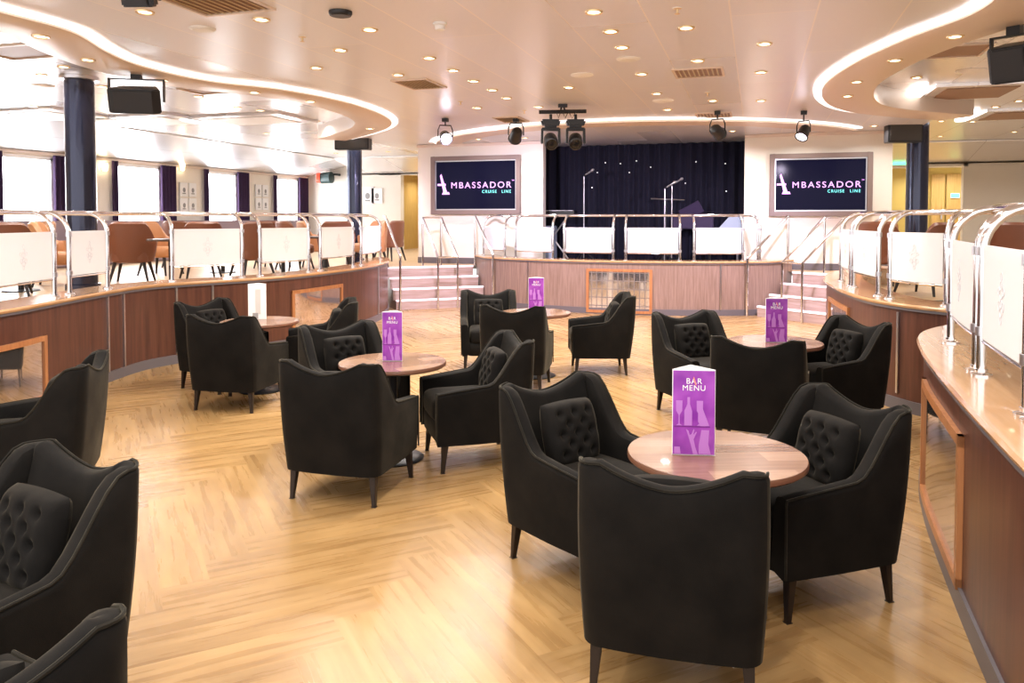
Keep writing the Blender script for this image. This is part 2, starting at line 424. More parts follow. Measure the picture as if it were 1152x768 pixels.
# ------------------------------------------------------------------ platforms: decks, curbs, ledges
def ngon(name, poly, z, m, up=True):
    o = MB().add([(p[0], p[1], z) for p in poly], [tuple(range(len(poly)))]).build(name, m)
    if (o.data.polygons[0].normal.z > 0) != up: o.data.flip_normals()
    return struct(o)
XW, YB = -13.0, 20.6
lin = offset(LEFT, .02)
stl = [A0+VL*(3*TR+.02)-UL*.25, A0+VL*(3*TR+.02)+UL*(SW+.02)]
ngon('floor_left_deck', [(XW, -.5)]+[tuple(p) for p in lin]+[tuple(p) for p in stl]+[(AX-2.6, 14.3), (AX-2.6, 15.2), (-5.5, 15.2), (-5.5, YB), (XW, YB)], ZD, 'deckfloor')
rin = offset(RIGHT, -.02)
strr = [mir(p) for p in stl]
ngon('floor_right_deck', [(8.6, -.5)]+[tuple(p) for p in rin]+[tuple(p) for p in strr]+[(AX+2.6, 14.3), (AX+2.6, 15.2), (1.0, 15.2), (1.0, YB), (8.6, YB)], ZD, 'deckfloor')
sin_ = offset(STAGE, .02)
ngon('floor_stage', [tuple(p) for p in sin_]+[(AX+2.9, 17.0), (AX-2.9, 17.0)], ZD+.01, mat('black stage deck', (.03, .03, .035), .4))
def curb(P, sg, side, fm):
    fas = loft_profile(P, [(0, 0), (0, .87), (sg*.05, .87), (sg*.05, 0)], 'wall_'+side+'_platform', fm); struct(fas)
    led = loft_profile(P, [(-sg*.03, .868), (-sg*.038, .885), (-sg*.03, .90), (sg*.40, .90), (sg*.40, .69), (sg*.36, .69), (sg*.36, .868)], 'trim_1', 'ledge'); struct(led)
    sk = loft_profile(P, [(-sg*.014, 0), (-sg*.014, .10), (0, .10), (0, 0)], 'baseboard_'+side, 'skirt'); struct(sk)
    lip = loft_profile(P, [(-sg*.022, .845), (-sg*.022, .868), (0, .868), (0, .845)], 'trim_2', 'skirt'); struct(lip)
curb(LEFT, 1, 'left', 'fascia'); curb(RIGHT, -1, 'right', 'fascia'); curb(STAGE, 1, 'stage', 'fascia_haze')

# chrome strips on the fascias
def vstrip(P, px, sg, z0=.10, z1=.84, ylo=-99, yhi=99):
    s, p = hit_az(P, px, ylo, yhi); t_ = tn(P, s); n = Vector((-t_.y, t_.x))*(-sg)
    c_ = p+n*.008
    struct(box('trim_3', (c_.x, c_.y, (z0+z1)/2), (.022, .016, z1-z0), 'steel', rot=math.atan2(t_.y, t_.x)))
for px in (119, 137, 197, 238, 425): vstrip(LEFT, px, 1)
for px in (594, 811): vstrip(STAGE, px, 1)
vstrip(RIGHT, 1013, -1, .14, .82, 6.6, 13)

# framed mirror panels let into the fascias
def fpanel(P, a, b, z0, z1, sg, label, ylo=-99, yhi=99, fw=.045, grid=True):
    s0, s1 = sorted([(hit_az(P, v_, ylo, yhi)[0] if not isinstance(v_, tuple) else v_[0]) for v_ in (a, b)])
    Q = sub(P, s0, s1)
    t = thing('framed_mirror_panel', label, 'panel', (0, 0, 0), 0)
    for (u0, u1) in ((0, fw), (1, 1)):
        pass
    fr = MB()
    d = [0]
    for i in range(len(Q)-1): d.append(d[-1]+(Q[i+1]-Q[i]).length)
    n = len(Q)
    def lof(Pp, prof, mb):
        rows = [offset(Pp, o_) for o_, _ in prof]; nn = len(Pp); v = []; f = []; q = len(prof)
        for r_, (o_, z) in zip(rows, prof): v += [(p.x, p.y, z) for p in r_]
        for a_ in range(q):
            b__ = (a_+1) % q
            for k in range(nn-1): f.append((a_*nn+k, a_*nn+k+1, b__*nn+k+1, b__*nn+k))
        f += [tuple(a_*nn for a_ in range(q)), tuple(a_*nn+nn-1 for a_ in range(q))]
        mb.add(v, f)
    e = -sg*.022
    lof(Q, [(0, z0), (e, z0), (e, z0+fw), (0, z0+fw)], fr); lof(Q, [(0, z1-fw), (e, z1-fw), (e, z1), (0, z1)], fr)
    L = d[-1]; k1 = (s1-s0)*fw/L
    for Pp in (sub(P, s0, s0+k1), sub(P, s1-k1, s1)): lof(Pp, [(0, z0), (e, z0), (e, z1), (0, z1)], fr)
    fr.build('frame', 'oakframe', t)
    g = offset(Q, -sg*.008)
    me = bpy.data.meshes.new('glass'); v = [(p.x, p.y, z0+.02) for p in g]+[(p.x, p.y, z1-.02) for p in g]
    me.from_pydata(v, [], [(k, k+1, n+k+1, n+k) for k in range(n-1)]); uv = me.uv_layers.new(name='UVMap')
    for pl in me.polygons:
        for li, vi in zip(pl.loop_indices, pl.vertices): uv.data[li].uv = (d[vi % n], v[vi][2])
    link('mirror_glass', me, 'mirror' if grid else 'mirror2', t, True)
    return t
m = mat('plain mirror glass', (.66, .60, .56), .05, .95); M['mirror2'] = m
fpanel(LEFT, (hit_az(LEFT, 48)[0]-9,), 48, .08, .62, 1, 'framed mirror panel at the far left of the left platform, beside the dark armchair', grid=False)
fpanel(LEFT, 327, 384, .10, .70, 1, 'oak framed mirror panel in the left platform behind the armchairs near the stairs', grid=False)
fpanel(STAGE, 660, 734, .02, .76, 1, 'oak framed glass panel with a square lattice in the middle of the stage front')
fpanel(RIGHT, 935, 957, .12, .74, -1, 'narrow oak framed mirror panel in the right platform beside the stairs', 8, 12.6, grid=False)
fpanel(RIGHT, (idx_y(RIGHT, 3.50),), (idx_y(RIGHT, 4.75),), .09, .72, -1, 'large oak framed mirror panel in the near right platform', 1, 6, grid=False)

# ------------------------------------------------------------------ staircases
def staircase(label, A, U, V, sgn):
    t = thing('staircase', label, 'stairs', (A.x, A.y, 0), math.atan2(U.y, U.x) if sgn > 0 else math.atan2(-U.y, -U.x))
    # local frame: x along the nosing (0..SW), y up the flight
    s_ = 1 if sgn > 0 else -1
    for k in range(4):
        x0, x1 = -.02, SW-.06
        if sgn < 0: x0, x1 = -x1+.07, -x0
        z1 = .175*(k+1); y0 = TR*k; y1 = TR*4+.0 if k < 3 else TR*3+.10
        st = MB().box(((x0+x1)/2, (y0+y1)/2, z1/2-.01+.003*k*0), (x1-x0-.01*k, y1-y0, z1-.02)).build('step', 'riser', t)
        MB().box(((x0+x1)/2, y0+.02, z1-.012), (x1-x0-.01*k, .065, .028)).build('nosing', 'nosing', st, bevel=.004)
    return t
staircase('four step staircase between the left platform and the stage', A0, UL, VL, 1)
A1 = mir(A0)
staircase('four step staircase between the stage and the right platform', A1, Vector((-UL.x, UL.y)), Vector((-VL.x, VL.y)), -1)

def handrail(label, P, pipes):
    t = thing('handrail', label, 'handrail', (P[0].x, P[0].y, P[0].z)); b = Vector(P[0])
    for nm, pts, r in pipes:
        MB().tube([Vector(q)-b for q in pts], r, 10).build(nm, 'chrome', t, smooth=True)
    return t
def stair_pt(A, U, V, u, v, z): p = A+U*u+V*v; return Vector((p.x, p.y, z))
for side in (0, 1):
    A, U, V = (A0, UL, VL) if side == 0 else (mir(A0), Vector((-UL.x, UL.y)), Vector((-VL.x, VL.y)))
    sd = ('left', 'right')[side]
    q = lambda u, v, z: stair_pt(A, U, V, u, v, z)
    pipes = []
    for u in (.70, 1.06):
        pipes += [('post', [q(u, -.12, 0), q(u, -.12, .92)], .02), ('post', [q(u, .98, ZD), q(u, .98, 1.62)], .02),
                  ('rail', [q(u, -.12, .92), q(u, .98, 1.62)], .02)]
    pipes += [('crossbar', [q(.70, -.12, .92), q(1.06, -.12, .92)], .018), ('crossbar', [q(.70, .98, 1.62), q(1.06, .98, 1.62)], .018)]
    handrail('double chrome handrail in the middle of the %s stairs' % sd, [q(.7, -.12, 0)], pipes)
    handrail('single chrome handrail on the platform side of the %s stairs' % sd, [q(.03, -.1, 0)],
             [('post', [q(.03, -.1, 0), q(.03, -.1, .95)], .022), ('rail', [q(.03, -.1, .95), q(-.02, .15, 1.2), q(-.05, .6, 1.56), q(-.06, .8, 1.65)], .022)])
    handrail('single chrome handrail on the stage side of the %s stairs' % sd, [q(SW-.02, -.12, 0)],
             [('post', [q(SW-.02, -.12, 0), q(SW-.02, -.12, .95)], .022), ('rail', [q(SW-.02, -.12, .95), q(SW-.02, .95, 1.65)], .022), ('post', [q(SW-.02, .95, ZD), q(SW-.02, .95, 1.65)], .018)])

# ------------------------------------------------------------------ railings
def emblem(c, nrm, tang, parent):
    mb = MB(); n3 = Vector((nrm.x, nrm.y, 0)); t3 = Vector((tang.x, tang.y, 0)); z = Vector((0, 0, 1))
    def ring(cx, cz, rx, rz):
        mb.tube([c+n3*.007+t3*(cx+rx*math.cos(a))+z*(cz+rz*math.sin(a)) for a in [2*PI*k/14 for k in range(14)]], .0016, 4, closed=True)
    for cz, rx in ((-.085, .012), (-.055, .022), (-.02, .016), (.02, .03), (.055, .018), (.09, .010)): ring(0, cz, rx, .018)
    for sx in (-1, 1): ring(sx*.032, -.03, .014, .02); ring(sx*.038, .03, .014, .014)
    mb.build('etched_emblem', 'ink2', parent)
M['ink2'] = mat('etched grey line', (.70, .70, .73), .6)
def railing(label, P, sg, units, rail_range, zt=1.655, zp0=1.07, zp1=1.485, back=.20, closed_ends=True, r=.021):
    PP = offset(P, sg*.13); RR = offset(P, sg*(.13+back))
    base = PP[int(units[0][0])]; t = thing('railing', label, 'railing', (base.x, base.y, ZL)); b = Vector((base.x, base.y, ZL))
    rp = sub(RR, *rail_range)
    MB().tube([Vector((p.x, p.y, zt))-b for p in rp], .024, 10).build('top_rail', 'chrome', t, smooth=True)
    for s0, s1 in units:
        for s in (s0, s1):
            p = pt(PP, s); tt = tn(PP, s); n = Vector((-tt.y, tt.x))*sg
            pts = [Vector((p.x, p.y, ZL)), Vector((p.x, p.y, 1.20)), Vector((p.x, p.y, 1.46))]
            for k in range(1, 8):
                a = PI/2*k/7; o2 = p+n*back*(1-math.cos(a)); pts.append(Vector((o2.x, o2.y, 1.46+(zt-1.46)*math.sin(a))))
            po = MB().tube([x-b for x in pts], r, 10).build('post', 'chrome', t, smooth=True)
            MB().lathe([(0, 0), (.045, 0), (.045, .008), (.026, .016), (.026, .03), (0, .03)], 16, Vector((p.x, p.y, ZL))-b).build('post_foot', 'chrome', po, smooth=True)
            for zz in (zp0+.03, zp1-.03): MB().lathe([(0, -.02), (.028, -.02), (.028, .02), (0, .02)], 12, Vector((p.x, p.y, zz))-b).build('glass_clamp', 'steel', po, smooth=True)
        L = sum((pt(PP, s0+(s1-s0)*(k+1)/12)-pt(PP, s0+(s1-s0)*k/12)).length for k in range(12)); g = (s1-s0)*.03/L
        Q = [pt(PP, s0+g+(s1-s0-2*g)*k/10) for k in range(11)]
        pan = None
        qf = offset(Q, .005); qb = offset(Q, -.005); n = len(Q)
        v = [Vector((p.x, p.y, z))-b for q_ in (qf, qb) for z in (zp0, zp1) for p in q_]
        f = []
        rows = [0, 1, 3, 2]
        for a_ in range(4):
            A_, B_ = rows[a_], rows[(a_+1) % 4]
            for k in range(n-1): f.append((A_*n+k, A_*n+k+1, B_*n+k+1, B_*n+k))
        f += [(0, n, 3*n, 2*n), (n-1, 2*n-1, 4*n-1, 3*n-1)]
        pan = MB().add(v, f).build('frosted_panel', 'frost', t, smooth=True)
        MB().tube([Vector((p.x, p.y, zp0-.012))-b for p in Q], .008, 8).build('bottom_bar', 'chrome', pan, smooth=True)
        mid = Q[5]; tt = (Q[6]-Q[4]).normalized(); nn = Vector((-tt.y, tt.x))*(-sg)
        emblem(Vector((mid.x, mid.y, (zp0+zp1)/2))-b, nn, tt, pan)
    return t
PL = offset(LEFT, .13); PR = offset(RIGHT, -.13); PS = offset(STAGE, .13)
hl = lambda px: hit_az(PL, px)[0]
lu = [(hl(60)-9, hl(60)), (hl(77), hl(120)), (hl(193), hl(272)), (hl(292), hl(347)), (hl(360), hl(397)), (hl(406), hl(431))]
lu = [(lu[0][0]-9, lu[0][0]-.8)]+lu
railing('curved chrome railing with frosted panels along the left platform', LEFT, 1, lu, (lu[0][0], lu[-1][1]))
hs = lambda px: hit_az(PS, px)[0]
railing('chrome railing with frosted panels along the stage front', STAGE, 1, [(hs(544), hs(568)), (hs(580), hs(622)), (hs(635), hs(690)), (hs(704), hs(765)), (hs(781), hs(836)), (hs(853), hs(893))], (hs(544), hs(893)), zp0=1.03, zp1=1.45)
hr = lambda px, a, b_: hit_az(PR, px, a, b_)[0]
n1 = hr(1107, 2, 5.2)
ru = [(n1-17, n1-8.5), (n1-7.6, n1), (n1+1.0, hr(1072, 4.4, 6.2)), (hr(1066, 6.4, 8), hr(1002, 6.4, 9)), (hr(989, 6.6, 9.5), hr(961, 7, 10.2)), (hr(958, 7.5, 10.3), hr(947, 8, 11.5))]
print('RU', ru, n1)
railing('curved chrome railing with frosted panels along the right platform', RIGHT, -1, ru, (ru[0][0], ru[-1][1]))

# ------------------------------------------------------------------ room shell
struct(box('wall_back_left', ((XW+1.5-11.9+1.4)/2-.0, YB+.1, 1.9), (2.9, .2, 2.6), 'cream'))
YS = 14.5
xl0, xl1 = -6.58, ony(611, 200, YS).x; xr0, xr1 = ony(837.5, 200, YS).x, 2.2
struct(box('wall_stage_left', ((xl0+xl1)/2, YS+.1, 1.9), (xl1-xl0, .2, 2.6), 'cream'))
struct(box('wall_stage_right', ((xr0+xr1)/2, YS+.1, 1.9), (xr1-xr0, .2, 2.6), 'cream'))
struct(box('wall_stage_left_return', (xl0+.1, (YS+.2+YB)/2, 1.9), (.2, YB-YS-.2, 2.6), 'cream'))
struct(box('wall_stage_right_return', (xr1-.1, (YS+.2+YB)/2, 1.9), (.2, YB-YS-.2, 2.6), 'cream'))
struct(box('wall_stage_back', ((xl0+xr1)/2, 16.9, 1.9), (xr1-xl0, .1, 2.6), 'dark'))
struct(box('baseboard_stage_left', ((xl0+xl1)/2, YS-.012, ZD+.06), (xl1-xl0, .024, .12), 'skirt'))
struct(box('baseboard_stage_right', ((xr0+xr1)/2, YS-.012, ZD+.06), (xr1-xr0, .024, .12), 'skirt'))
struct(box('trim_4', ((xl0+xl1)/2, YS-.03, 3.07), (xl1-xl0, .06, .05), 'band'))
struct(box('trim_4', ((xr0+xr1)/2, YS-.03, 3.07), (xr1-xr0, .06, .05), 'band'))
# left back wall with a doorway next to the stage block
dx0, dx1 = ony(451, 240, YB).x, ony(470, 240, YB).x
bpy.data.objects.remove(bpy.data.objects['wall_back_left'])
struct(box('wall_back_left', ((XW+dx0)/2, YB+.1, 1.9), (dx0-XW, .2, 2.6), 'cream'))
struct(box('wall_back_corridor_left', (dx1+.9, YB+1.6, 1.85), (3.6, .1, 2.4), 'yellow'))
struct(box('wall_left_corridor', (dx0-.05, YB+.9, 1.85), (.1, 1.4, 2.4), 'doorgold'))
struct(box('wall_left_lintel', ((dx0-7.4)/2, YB+.1, 2.99), (-7.4-dx0+1.4, .2, .22), 'cream'))
# right back wall
ex0, ex1 = ony(1002, 240, YB).x, ony(1083, 240, YB).x
struct(box('wall_back_right', ((ex1+8.6)/2, YB+.1, 1.9), (8.6-ex1, .2, 2.6), 'cream'))
struct(box('wall_back_corridor_right', ((ex0+ex1)/2, YB+1.6, 1.85), (ex1-ex0+3, .1, 2.4), 'yellow'))
struct(box('wall_right_lintel', ((ex0+ex1)/2-.5, YB+.1, 3.02), (ex1-ex0+1.2, .2, .36), 'cream'))
struct(box('floor_corridor', (-2.2, YB+.8, ZD-.02), (16, 1.7, .04), 'deckfloor'))
struct(box('wall_right', (8.7, 10, 1.9), (.2, 21.2, 2.8), 'cream'))
for k, (a, b_) in enumerate(((1047, 1062), (1064, 1082))):
    p0, p1 = ony(a, 240, YB+1.5), ony(b_, 240, YB+1.5)
    d_ = struct(box('door_%d' % (k+1), ((p0.x+p1.x)/2, YB+1.5, ZD+1.02), (p1.x-p0.x, .05, 2.04), 'doorgold', bevel=.01))
    MB().box((p1.x-.07, YB+1.45, ZD+1.0), (.03, .05, .22)).build('door_handle', 'steel', d_)
p0 = ony(455, 240, YB+1.5); d_ = struct(box('door_3', (p0.x+.2, YB+1.5, ZD+1.02), (.62, .05, 2.04), 'doorgold', bevel=.01))
MB().box((p0.x+.42, YB+1.45, ZD+1.0), (.03, .05, .22)).build('door_handle', 'steel', d_)
def lightbox(name, label, c, d, m, txt=None):
    t = thing(name, label, 'sign', c); box('housing', (0, 0, 0), d, 'white', t)
    fc = box('lit_face', (0, -d[1]/2-.003, 0), (d[0]*.94, .006, d[2]*.8), m, t)
    if txt: text('lettering', txt, d[2]*.6, 'paper', t, (0, -d[1]/2-.008, 0))
    return t
p = ony(1010, 182, YB-.03); lightbox('exit_sign', 'lit green exit sign left of the right column', p, (.36, .06, .18), 'green')
p = ony(1074, 220, YB+1.5)-Vector((0, .03, 0)); lightbox('exit_sign', 'small lit green sign in the corridor right of the right column', p, (.20, .05, .12), 'green')

# window wall
wins = []
spans = [(-75, -22), (0, 60), (130, 180), (232, 266), (309, 335)]
ztop, zbot = 2.78, 1.25
xs = [onx(a, 240, XW).y for s in spans for a in s]
edges = [-.5]+xs+[YB]
wl = MB()
for k in range(0, len(edges), 2): 
    y0, y1 = edges[k], edges[k+1]; wl.box((XW-.1, (y0+y1)/2, 1.9), (.2, y1-y0, 2.8))
for k in range(5):
    y0, y1 = xs[2*k], xs[2*k+1]
    wl.box((XW-.1, (y0+y1)/2, (ztop+3.3)/2), (.2, y1-y0, 3.3-ztop)); wl.box((XW-.1, (y0+y1)/2, (zbot+.5)/2), (.2, y1-y0, zbot-.5))
struct(wl.build('wall_left', 'cream'))
curtlab = ['beyond the left frame edge', 'at the far left window', 'at the window right of the near column', 'at the third window on the left', 'at the window nearest the back corner']
for k in range(5):
    y0, y1 = xs[2*k], xs[2*k+1]; yc = (y0+y1)/2; wd = y1-y0
    wn_ = struct(MB().box((XW-.06, yc, zbot+.03), (.16, wd, .06)).box((XW-.06, yc, ztop-.03), (.16, wd, .06)).box((XW-.06, y0+.03, 2.0), (.16, .06, ztop-zbot)).box((XW-.06, y1-.03, 2.0), (.16, .06, ztop-zbot)).build('window_%d' % (k+1), 'white'))
    me = MB()
    N = 26
    bl = pyd('pane', [(XW-.07, y0+.05, zbot+.05), (XW-.07, y1-.05, zbot+.05), (XW-.07, y1-.05, ztop-.05), (XW-.07, y0+.05, ztop-.05)], [(0, 1, 2, 3)], 'blind', wn_)
    for j, (ya, yb, nm) in enumerate(((y0-.16, y0+.0, 'left'), (y1-.05, y1+.42, 'right'))):
        if k == 0: continue
        v = []; f = []; nn = 30
        for i in range(nn+1):
            y = ya+(yb-ya)*i/nn; x = XW+.09+.03*math.sin(i/nn*(yb-ya)/.42*2*PI*4)
            v += [(x, y, .95), (x, y, ztop+.04), (x-.012, y, .95), (x-.012, y, ztop+.04)]
        for i in range(nn):
            a = 4*i; f += [(a, a+4, a+5, a+1), (a+2, a+3, a+7, a+6), (a+1, a+5, a+7, a+3), (a, a+2, a+6, a+4)]
        f += [(0, 1, 3, 2), (4*nn, 4*nn+2, 4*nn+3, 4*nn+1)]
        tag(MB().add(v, f).build('window_drape', 'purple', smooth=True), 'dark purple drape on the %s side, %s' % (nm, curtlab[k]), 'curtain', 'purple window drapes')
# grouped framed pictures between windows
def picset(name, label, c, u, nx, nz, s=.26, gap=.04, grid=True):
    """c centre, u = horizontal unit (2D) along the wall, facing left-normal"""
    t = thing(name, label, 'picture', c, math.atan2(u[1], u[0]))
    for i in range(nx):
        for j in range(nz):
            x = (i-(nx-1)/2)*(s+gap); z = (j-(nz-1)/2)*(s*1.25+gap)
            fr = box('frame', (x, -.015, z), (s, .03, s*1.25), 'white', t, bevel=.004)
            mb = MB().ell((x, -.034, z-.01), (s*.18, .004, s*.22)).box((x, -.033, z-s*.35), (s*.4, .004, s*.10)); mb.build('print', 'ink', fr)
    return t
for px, lab in ((211, 'second and third windows'), (294, 'third and fourth windows')):
    p = onx(px, 222, XW+.02); picset('picture_set', 'set of four small framed pictures between the %s on the left wall' % lab, p, (0, 1), 2, 2)

p = ony(415, 221, YB-.0); picset('wall_picture', 'framed picture on the back wall just left of the far left column edge', ony(414, 220, YB), (1, 0), 1, 1, .42)
picset('wall_picture', 'framed picture on the back wall nearer the doorway', ony(424.5, 220, YB), (1, 0), 1, 1, .36)
# wall lights between windows
for px, lab in ((118, 'first'), (205, 'second'), (290, 'third')):
    p = onx(px, 188, XW+.06)
    t = thing('wall_light', 'glowing wall light, %s from the near column along the window wall' % lab, 'lamp', p)
    MB().lathe([(0, -.08), (.045, -.07), (.06, .07), (0, .08)], 20).build('glowing_shade', mat('warm glowing shade', (1, 1, 1), .5, emit=(1, .82, .5), es=9), t, smooth=True)
    box('wall_plate', (-.045, 0, 0), (.03, .08, .16), 'brass', t)
# banquette along the window wall
b_ = thing('banquette', 'mauve upholstered bench along the window wall', 'bench', (XW+.60, 11, ZD))
box('seat', (.05, 0, .22), (.6, 17, .44), 'taupe', b_, bevel=.03); box('backrest', (-.28, 0, .50), (.16, 17, .72), 'taupe', b_, bevel=.03)

# ------------------------------------------------------------------ ceilings
IL = spline([(-5.3, -.5), (-5.2, 1.5), (-5.1, 3.2), (-5.05, 4.1), (-5.05, 4.8), (-5.38, 5.5), (-5.56, 6.1), (-5.50, 6.9), (-5.08, 7.6), (-4.86, 8.6), (-4.92, 9.7), (-5.2, 10.7), (-5.7, 11.5), (-6.4, 12.2), (-7.2, 12.9)])
IR = spline([(1.25, -.5), (1.2, 2.0), (1.10, 3.6), (1.18, 4.9), (1.40, 5.7), (1.38, 6.3), (1.08, 7.0), (.78, 8.0), (.62, 9.2), (.72, 10.4), (1.05, 11.4), (1.7, 12.2), (2.5, 12.9)])
oL, oR = offset(IL, .08), offset(IR, -.08)
ngon('ceiling', [tuple(p) for p in oL]+[(-7.2, 17), (2.5, 17)]+[tuple(p) for p in reversed(oR)], ZC, 'ceil', up=False)
ngon('ceiling_side', [(XW-.2, -.5), (8.8, -.5), (8.8, 23), (XW-.2, 23)], ZS, 'ceils', up=False)
for P, sg, nm in ((IL, 1, 'left'), (IR, -1, 'right')):
    struct(loft_profile(P, [(sg*.08, 3.12), (sg*.08, 3.06), (sg*.12, 3.045), (sg*.60, 3.045), (sg*.64, 3.06), (sg*.64, ZS), (sg*.08, ZS)], 'ceiling_band_'+nm, 'band'))
    c_ = loft_profile(P, [(-sg*.01, 3.095), (-sg*.01, 3.075), (sg*.078, 3.075), (sg*.078, 3.095)], 'cove_light', 'cove')
    tag(c_, 'long curved white cove light along the %s side of the main ceiling' % nm, 'light')
arc = [Vector((AX+.1, 15.9))+Vector((math.sin(a), -math.cos(a)))*4.4 for a in [math.radians(-62+124*k/40) for k in range(41)]]
tag(loft_profile(arc, [(.04, 3.098), (.04, 3.08), (.13, 3.08), (.13, 3.098)], 'cove_light', 'cove'), 'curved white cove light sweeping across the ceiling before the stage', 'light')
struct(loft_profile(offset(arc, .14), [(0, 3.10), (0, 3.05), (.5, 3.05), (.5, 3.10)], 'ceiling_band_stage', 'band'))
def slope(name, P, Q):   # sloping outer ceiling, P/Q are four corners each at the bottom and top face
    return struct(MB().add(P+Q, [(0, 1, 2, 3), (7, 6, 5, 4), (0, 1, 5, 4), (1, 2, 6, 5), (2, 3, 7, 6), (3, 0, 4, 7)]).build(name, 'ceils'))
slope('ceiling_slope_left', [(-11.2, -.5, 3.27), (XW, -.5, 2.87), (XW, YB, 2.87), (-11.2, YB, 3.27)], [(-11.2, -.5, 3.29), (XW, -.5, 3.29), (XW, YB, 3.29), (-11.2, YB, 3.29)])
slope('ceiling_slope_back_left', [(-11.2, YB-1.6, 3.27), (-6.6, YB-1.6, 3.27), (-6.6, YB, 2.93), (-11.2, YB, 2.93)], [(-11.2, YB-1.6, 3.29), (-6.6, YB-1.6, 3.29), (-6.6, YB, 3.29), (-11.2, YB, 3.29)])
slope('ceiling_slope_back_right', [(2.2, YB-1.6, 3.27), (8.6, YB-1.6, 3.27), (8.6, YB, 2.93), (2.2, YB, 2.93)], [(2.2, YB-1.6, 3.29), (8.6, YB-1.6, 3.29), (8.6, YB, 3.29), (2.2, YB, 3.29)])
struct(box('trim_5', (XW+.03, 10, 2.84), (.06, 21, .06), 'band'))
struct(box('ceiling_corridor', (-2.2, YB+.9, 2.95), (18, 1.8, .1), 'cream'))

# ------------------------------------------------------------------ columns
def column(px, f, dia, label):
    p = atf(px, 240, f); t = thing('column', label, 'column', (p.x, p.y, ZD)); r = dia/2
    MB().lathe([(r, .12), (r, ZS-ZD)], 40).build('shaft', 'navy', t, smooth=True)
    MB().lathe([(0, 0), (r+.03, 0), (r+.03, .11), (r+.01, .12), (0, .12)], 40).build('base', 'navy', t, smooth=True)
    MB().lathe([(r+.0, ZS-ZD-.05), (r+.05, ZS-ZD-.04), (r+.05, ZS-ZD-.002), (0, ZS-ZD-.002)], 40).build('collar', 'steel', t, smooth=True)
    return t
column(92, 9.35, .33, 'thick navy metal column on the left deck nearest the camera')
column(399, 15.4, .30, 'slim navy metal column at the far end of the left deck')
column(1031, 13.0, .34, 'navy metal column on the right deck beside the right screen')

# ------------------------------------------------------------------ screens
def screen(x0, x1, y0, y1, label, side):
    a, b_ = ony(x0, y0, YS), ony(x1, y1, YS)
    zt = (ony(x0, y0, YS).z+ony(x1, y0, YS).z)/2; zb = (ony(x0, y1, YS).z+ony(x1, y1, YS).z)/2
    w_, h_ = b_.x-a.x, zt-zb; t = thing('wall_screen', label, 'screen', ((a.x+b_.x)/2, YS, (zt+zb)/2))
    fw = .085
    fr = MB()
    for sx in (-1, 1): fr.box((sx*(w_-fw)/2, -.05, 0), (fw, .10, h_))
    for sz in (-1, 1): fr.box((0, -.05, sz*(h_-fw)/2), (w_-2*fw, .10, fw))
    fr.build('surround', 'tvframe', t, bevel=.004)
    bz = MB()
    W2, H2 = w_-2*fw, h_-2*fw
    for sx in (-1, 1): bz.box((sx*(W2-.02)/2, -.045, 0), (.02, .03, H2))
    for sz in (-1, 1): bz.box((0, -.045, sz*(H2-.02)/2), (W2-.04, .03, .02))
    bz.build('bezel', 'steel', t)
    pn = box('display', (0, -.03, 0), (W2-.04, .02, H2-.04), 'screen', t)
    y = -.046
    k = W2/1.75
    tx = text('lettering', 'MBASSADOR', .175*k, 'logo', pn, (.115*k, y, -.005*k), space=1.3); tx.scale = (1, 1, 1)
    bpy.context.view_layer.update()
    tx.scale.x = (1.29*k)/max(tx.dimensions.x, .01)
    # tall slanted A
    v = []
    def pl(P): return [(x*k, y_*k) for x, y_ in P]
    mb = MB()
    for P in (((-.775, .20), (-.745, .235), (-.62, -.14), (-.70, -.14)), ((-.83, -.005), (-.65, -.005), (-.65, .035), (-.83, .035)), ((-.73, -.185), (-.56, -.185), (-.58, -.135), (-.71, -.135))):
        q_ = pl(P); mb.add([(a_, y-.002, b__) for a_, b__ in q_]+[(a_, y+.002, b__) for a_, b__ in q_], [(0, 1, 2, 3), (7, 6, 5, 4), (0, 1, 5, 4), (1, 2, 6, 5), (2, 3, 7, 6), (3, 0, 4, 7)])
    mb.build('initial_letter', 'logo', pn)
    for wd_, cx_, wx_ in (('CRUISE', .30, .31), ('LINE', .66, .19)):
        t2 = text('small_lettering', wd_, .085*k, 'logo2', pn, (cx_*k, y, -.135*k), space=1.3)
        bpy.context.view_layer.update(); t2.scale.x = (wx_*k)/max(t2.dimensions.x, .01)
    text('trademark', 'TM', .035*k, 'logo', pn, (.80*k, y, .085*k))
    return t
screen(486.5, 586.5, 175.5, 241, 'wall screen showing the violet logo, left of the stage', 0)
screen(866, 980.5, 172.5, 243, 'wall screen showing the violet logo, right of the stage', 1)

# ------------------------------------------------------------------ stage curtain and gear
v = []; f = []; nn = 260; cx0, cx1 = xl1-.5, xr0+.4
for i in range(nn+1):
    x = cx0+(cx1-cx0)*i/nn; y = 15.6+.05*math.sin(i*.55)+.03*math.sin(i*.23+1)
    v += [(x, y, ZD+.02), (x, y, 3.09), (x, y+.015, ZD+.02), (x, y+.015, 3.09)]
for i in range(nn): a = 4*i; f += [(a, a+4, a+5, a+1), (a+2, a+3, a+7, a+6), (a+1, a+5, a+7, a+3), (a, a+2, a+6, a+4)]
f += [(0, 1, 3, 2), (4*nn, 4*nn+2, 4*nn+3, 4*nn+1)]
cur = thing('stage_curtain', 'full height navy curtain hanging behind the stage', 'curtain', (AX, 15.6, ZD))
cb_ = MB().add([Vector(q)-Vector((AX, 15.6, ZD)) for q in v], f).build('cloth', 'curtain', cur, smooth=True)
M['star'] = mat('star light', (1, 1, 1), .5, emit=(1, 1, 1), es=.5)
